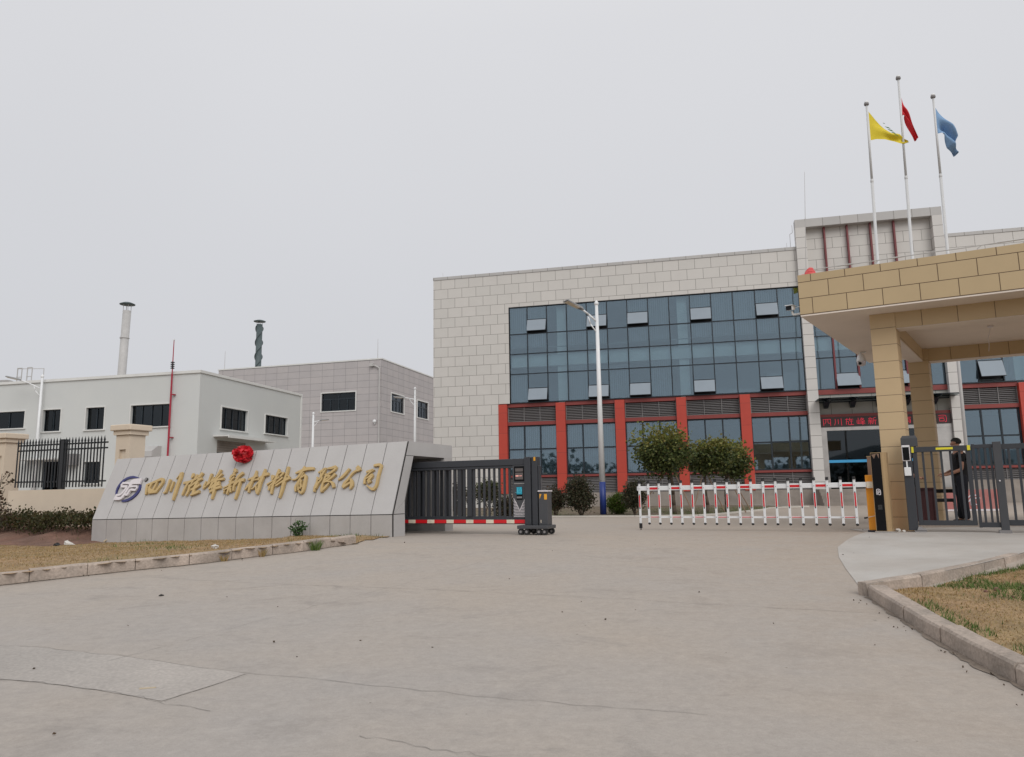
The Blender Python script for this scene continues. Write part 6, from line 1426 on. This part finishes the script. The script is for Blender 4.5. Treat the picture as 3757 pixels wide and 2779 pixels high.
def ls_site(dry):
    def f(rnd):
        y = rnd.uniform(3.4,11.5); x0 = lawn_x0(y); x = x0+rnd.random()*(9.5-x0)
        if x < x0+.03: return None
        gz = sstep(4.15, 5.0, x+.35*hnoise(x,y,.8)) * sstep(8.6, 7.9, y-.35*(x-4)) * (1 if green(x*1.3, y*1.5) > -.45 else 0) + (1 if (x < x0+.22 and math.sin(y*2.2) > .2) else 0) + (1 if y < 5.6 and x > x0+.1 and green(x,y*1.4) > .1 else 0)
        if (gz > .5) == dry and rnd.random() < (.92 if dry else .99): return None
        return x, y, lawnz(x, y), (.6 if dry else 1.0)
    return f
blades('dry_grass', 80000, ls_site(True), m_drygrass, .012, .034, 63)
blades('green_grass', 60000, ls_site(False), m_greengrass, .025, .06, 64)
def bed_site(rnd):
    x = rnd.uniform(-3,12); y = rnd.uniform(25,34)
    if not inside(x, y, bedP): return None
    if green(x*.7, y*.8) < .0 and x < 5.5: return None
    return x, y, -.06, 1
blades('green_grass', 16000, bed_site, m_greengrass, .05, .12, 65)

# fallen leaves and grit in the gutters
rnd = random.Random(91); b = MB(); pts = []
for P, n in ((kerbL, 40), (kerbR[:6], 42), (padL, 10)):
    L_ = plen(P)
    for _ in range(n):
        x, y, tx, ty = along(P, L_*rnd.random()); d = abs(rnd.gauss(0, .10))+.015; s = -1
        X, Y_ = x+ty*d, y-tx*d; pts.append((Vector((X, Y_, zr(Y_)+.01)), Vector((rnd.gauss(0,1), rnd.gauss(0,1), .2)).normalized()))
for _ in range(26):
    X, Y_ = rnd.uniform(-4,3), rnd.uniform(4,12.5)
    if X > -3.6+.3*(Y_-8): pts.append((Vector((X, Y_, zr(Y_)+.006)), Vector((rnd.gauss(0,1), rnd.gauss(0,1), .1)).normalized()))
leaves(b, pts, .021, rnd, 0, .4, 0); struct(b.build('fallen_leaves', m_leaflitter), 'stuff')
rnd = random.Random(92); b = MB()
for _ in range(150):
    x, y = rnd.uniform(4.6,7.5), rnd.uniform(5.6,8.2)
    if x < lawn_x0(y)+.4: continue
    r = rnd.uniform(.012,.04); z = lawnz(x, y); b.sph((x,y,z+r*.3), (r*rnd.uniform(.7,1.4), r, r*.7), 6, 4, 0)
struct(b.build('clods', m_soil), 'stuff')
# small litter on the verge and the road
def bit(name, label, cat, loc, r, m, seed):
    rs = random.Random(seed); b = MB(); b.sph((0,0,r[2]*.5), r, 8, 5, 0, lambda t, p: rs.uniform(.55,1.3)); o = b.build(name, m); o.location = loc; return tag(o, label, cat)
bit('rag', 'white rag lying on the red clay bank below the hedge', 'rag', (-9.25,15.9,vergez(-9.25,15.9)), (.13,.06,.06), m_litter, 71)
bit('rag', 'black rag lying against the white rag on the clay bank', 'rag', (-9.4,15.75,vergez(-9.4,15.75)), (.08,.05,.04), m_rubber, 72)
bit('stone', 'white stone on the dry verge near the left kerb', 'stone', (-4.35,11.15,vergez(-4.35,11.15)+.01), (.05,.035,.035), m_litter, 73)
bit('stone', 'small dark stone lying alone on the left of the concrete road', 'stone', (-3.8,8.32,zr(8.32)), (.03,.02,.012), m_joint, 74)
b = MB(); b.bar((-9.05,16.9,vergez(-9.05,16.9)+.02),(-8.85,17.2,vergez(-8.85,17.2)+.28),.03,.02); b.bar((-9.0,17.0,.22),(-8.75,17.0,.26),.02,.02); tag(b.build('stick', m_stick), 'pale stick leaning by the hedge at the left end of the sign wall', 'stick')
b = MB(); b.bar((-2.50,5.23,zr(5.23)+.006),(-2.40,5.25,zr(5.25)+.006),.012,.006); tag(b.build('cigarette_butt', m_stick), 'pale cigarette butt lying on the lighter concrete patch', 'litter')

# woods across the street behind the viewer; they show in the window reflections
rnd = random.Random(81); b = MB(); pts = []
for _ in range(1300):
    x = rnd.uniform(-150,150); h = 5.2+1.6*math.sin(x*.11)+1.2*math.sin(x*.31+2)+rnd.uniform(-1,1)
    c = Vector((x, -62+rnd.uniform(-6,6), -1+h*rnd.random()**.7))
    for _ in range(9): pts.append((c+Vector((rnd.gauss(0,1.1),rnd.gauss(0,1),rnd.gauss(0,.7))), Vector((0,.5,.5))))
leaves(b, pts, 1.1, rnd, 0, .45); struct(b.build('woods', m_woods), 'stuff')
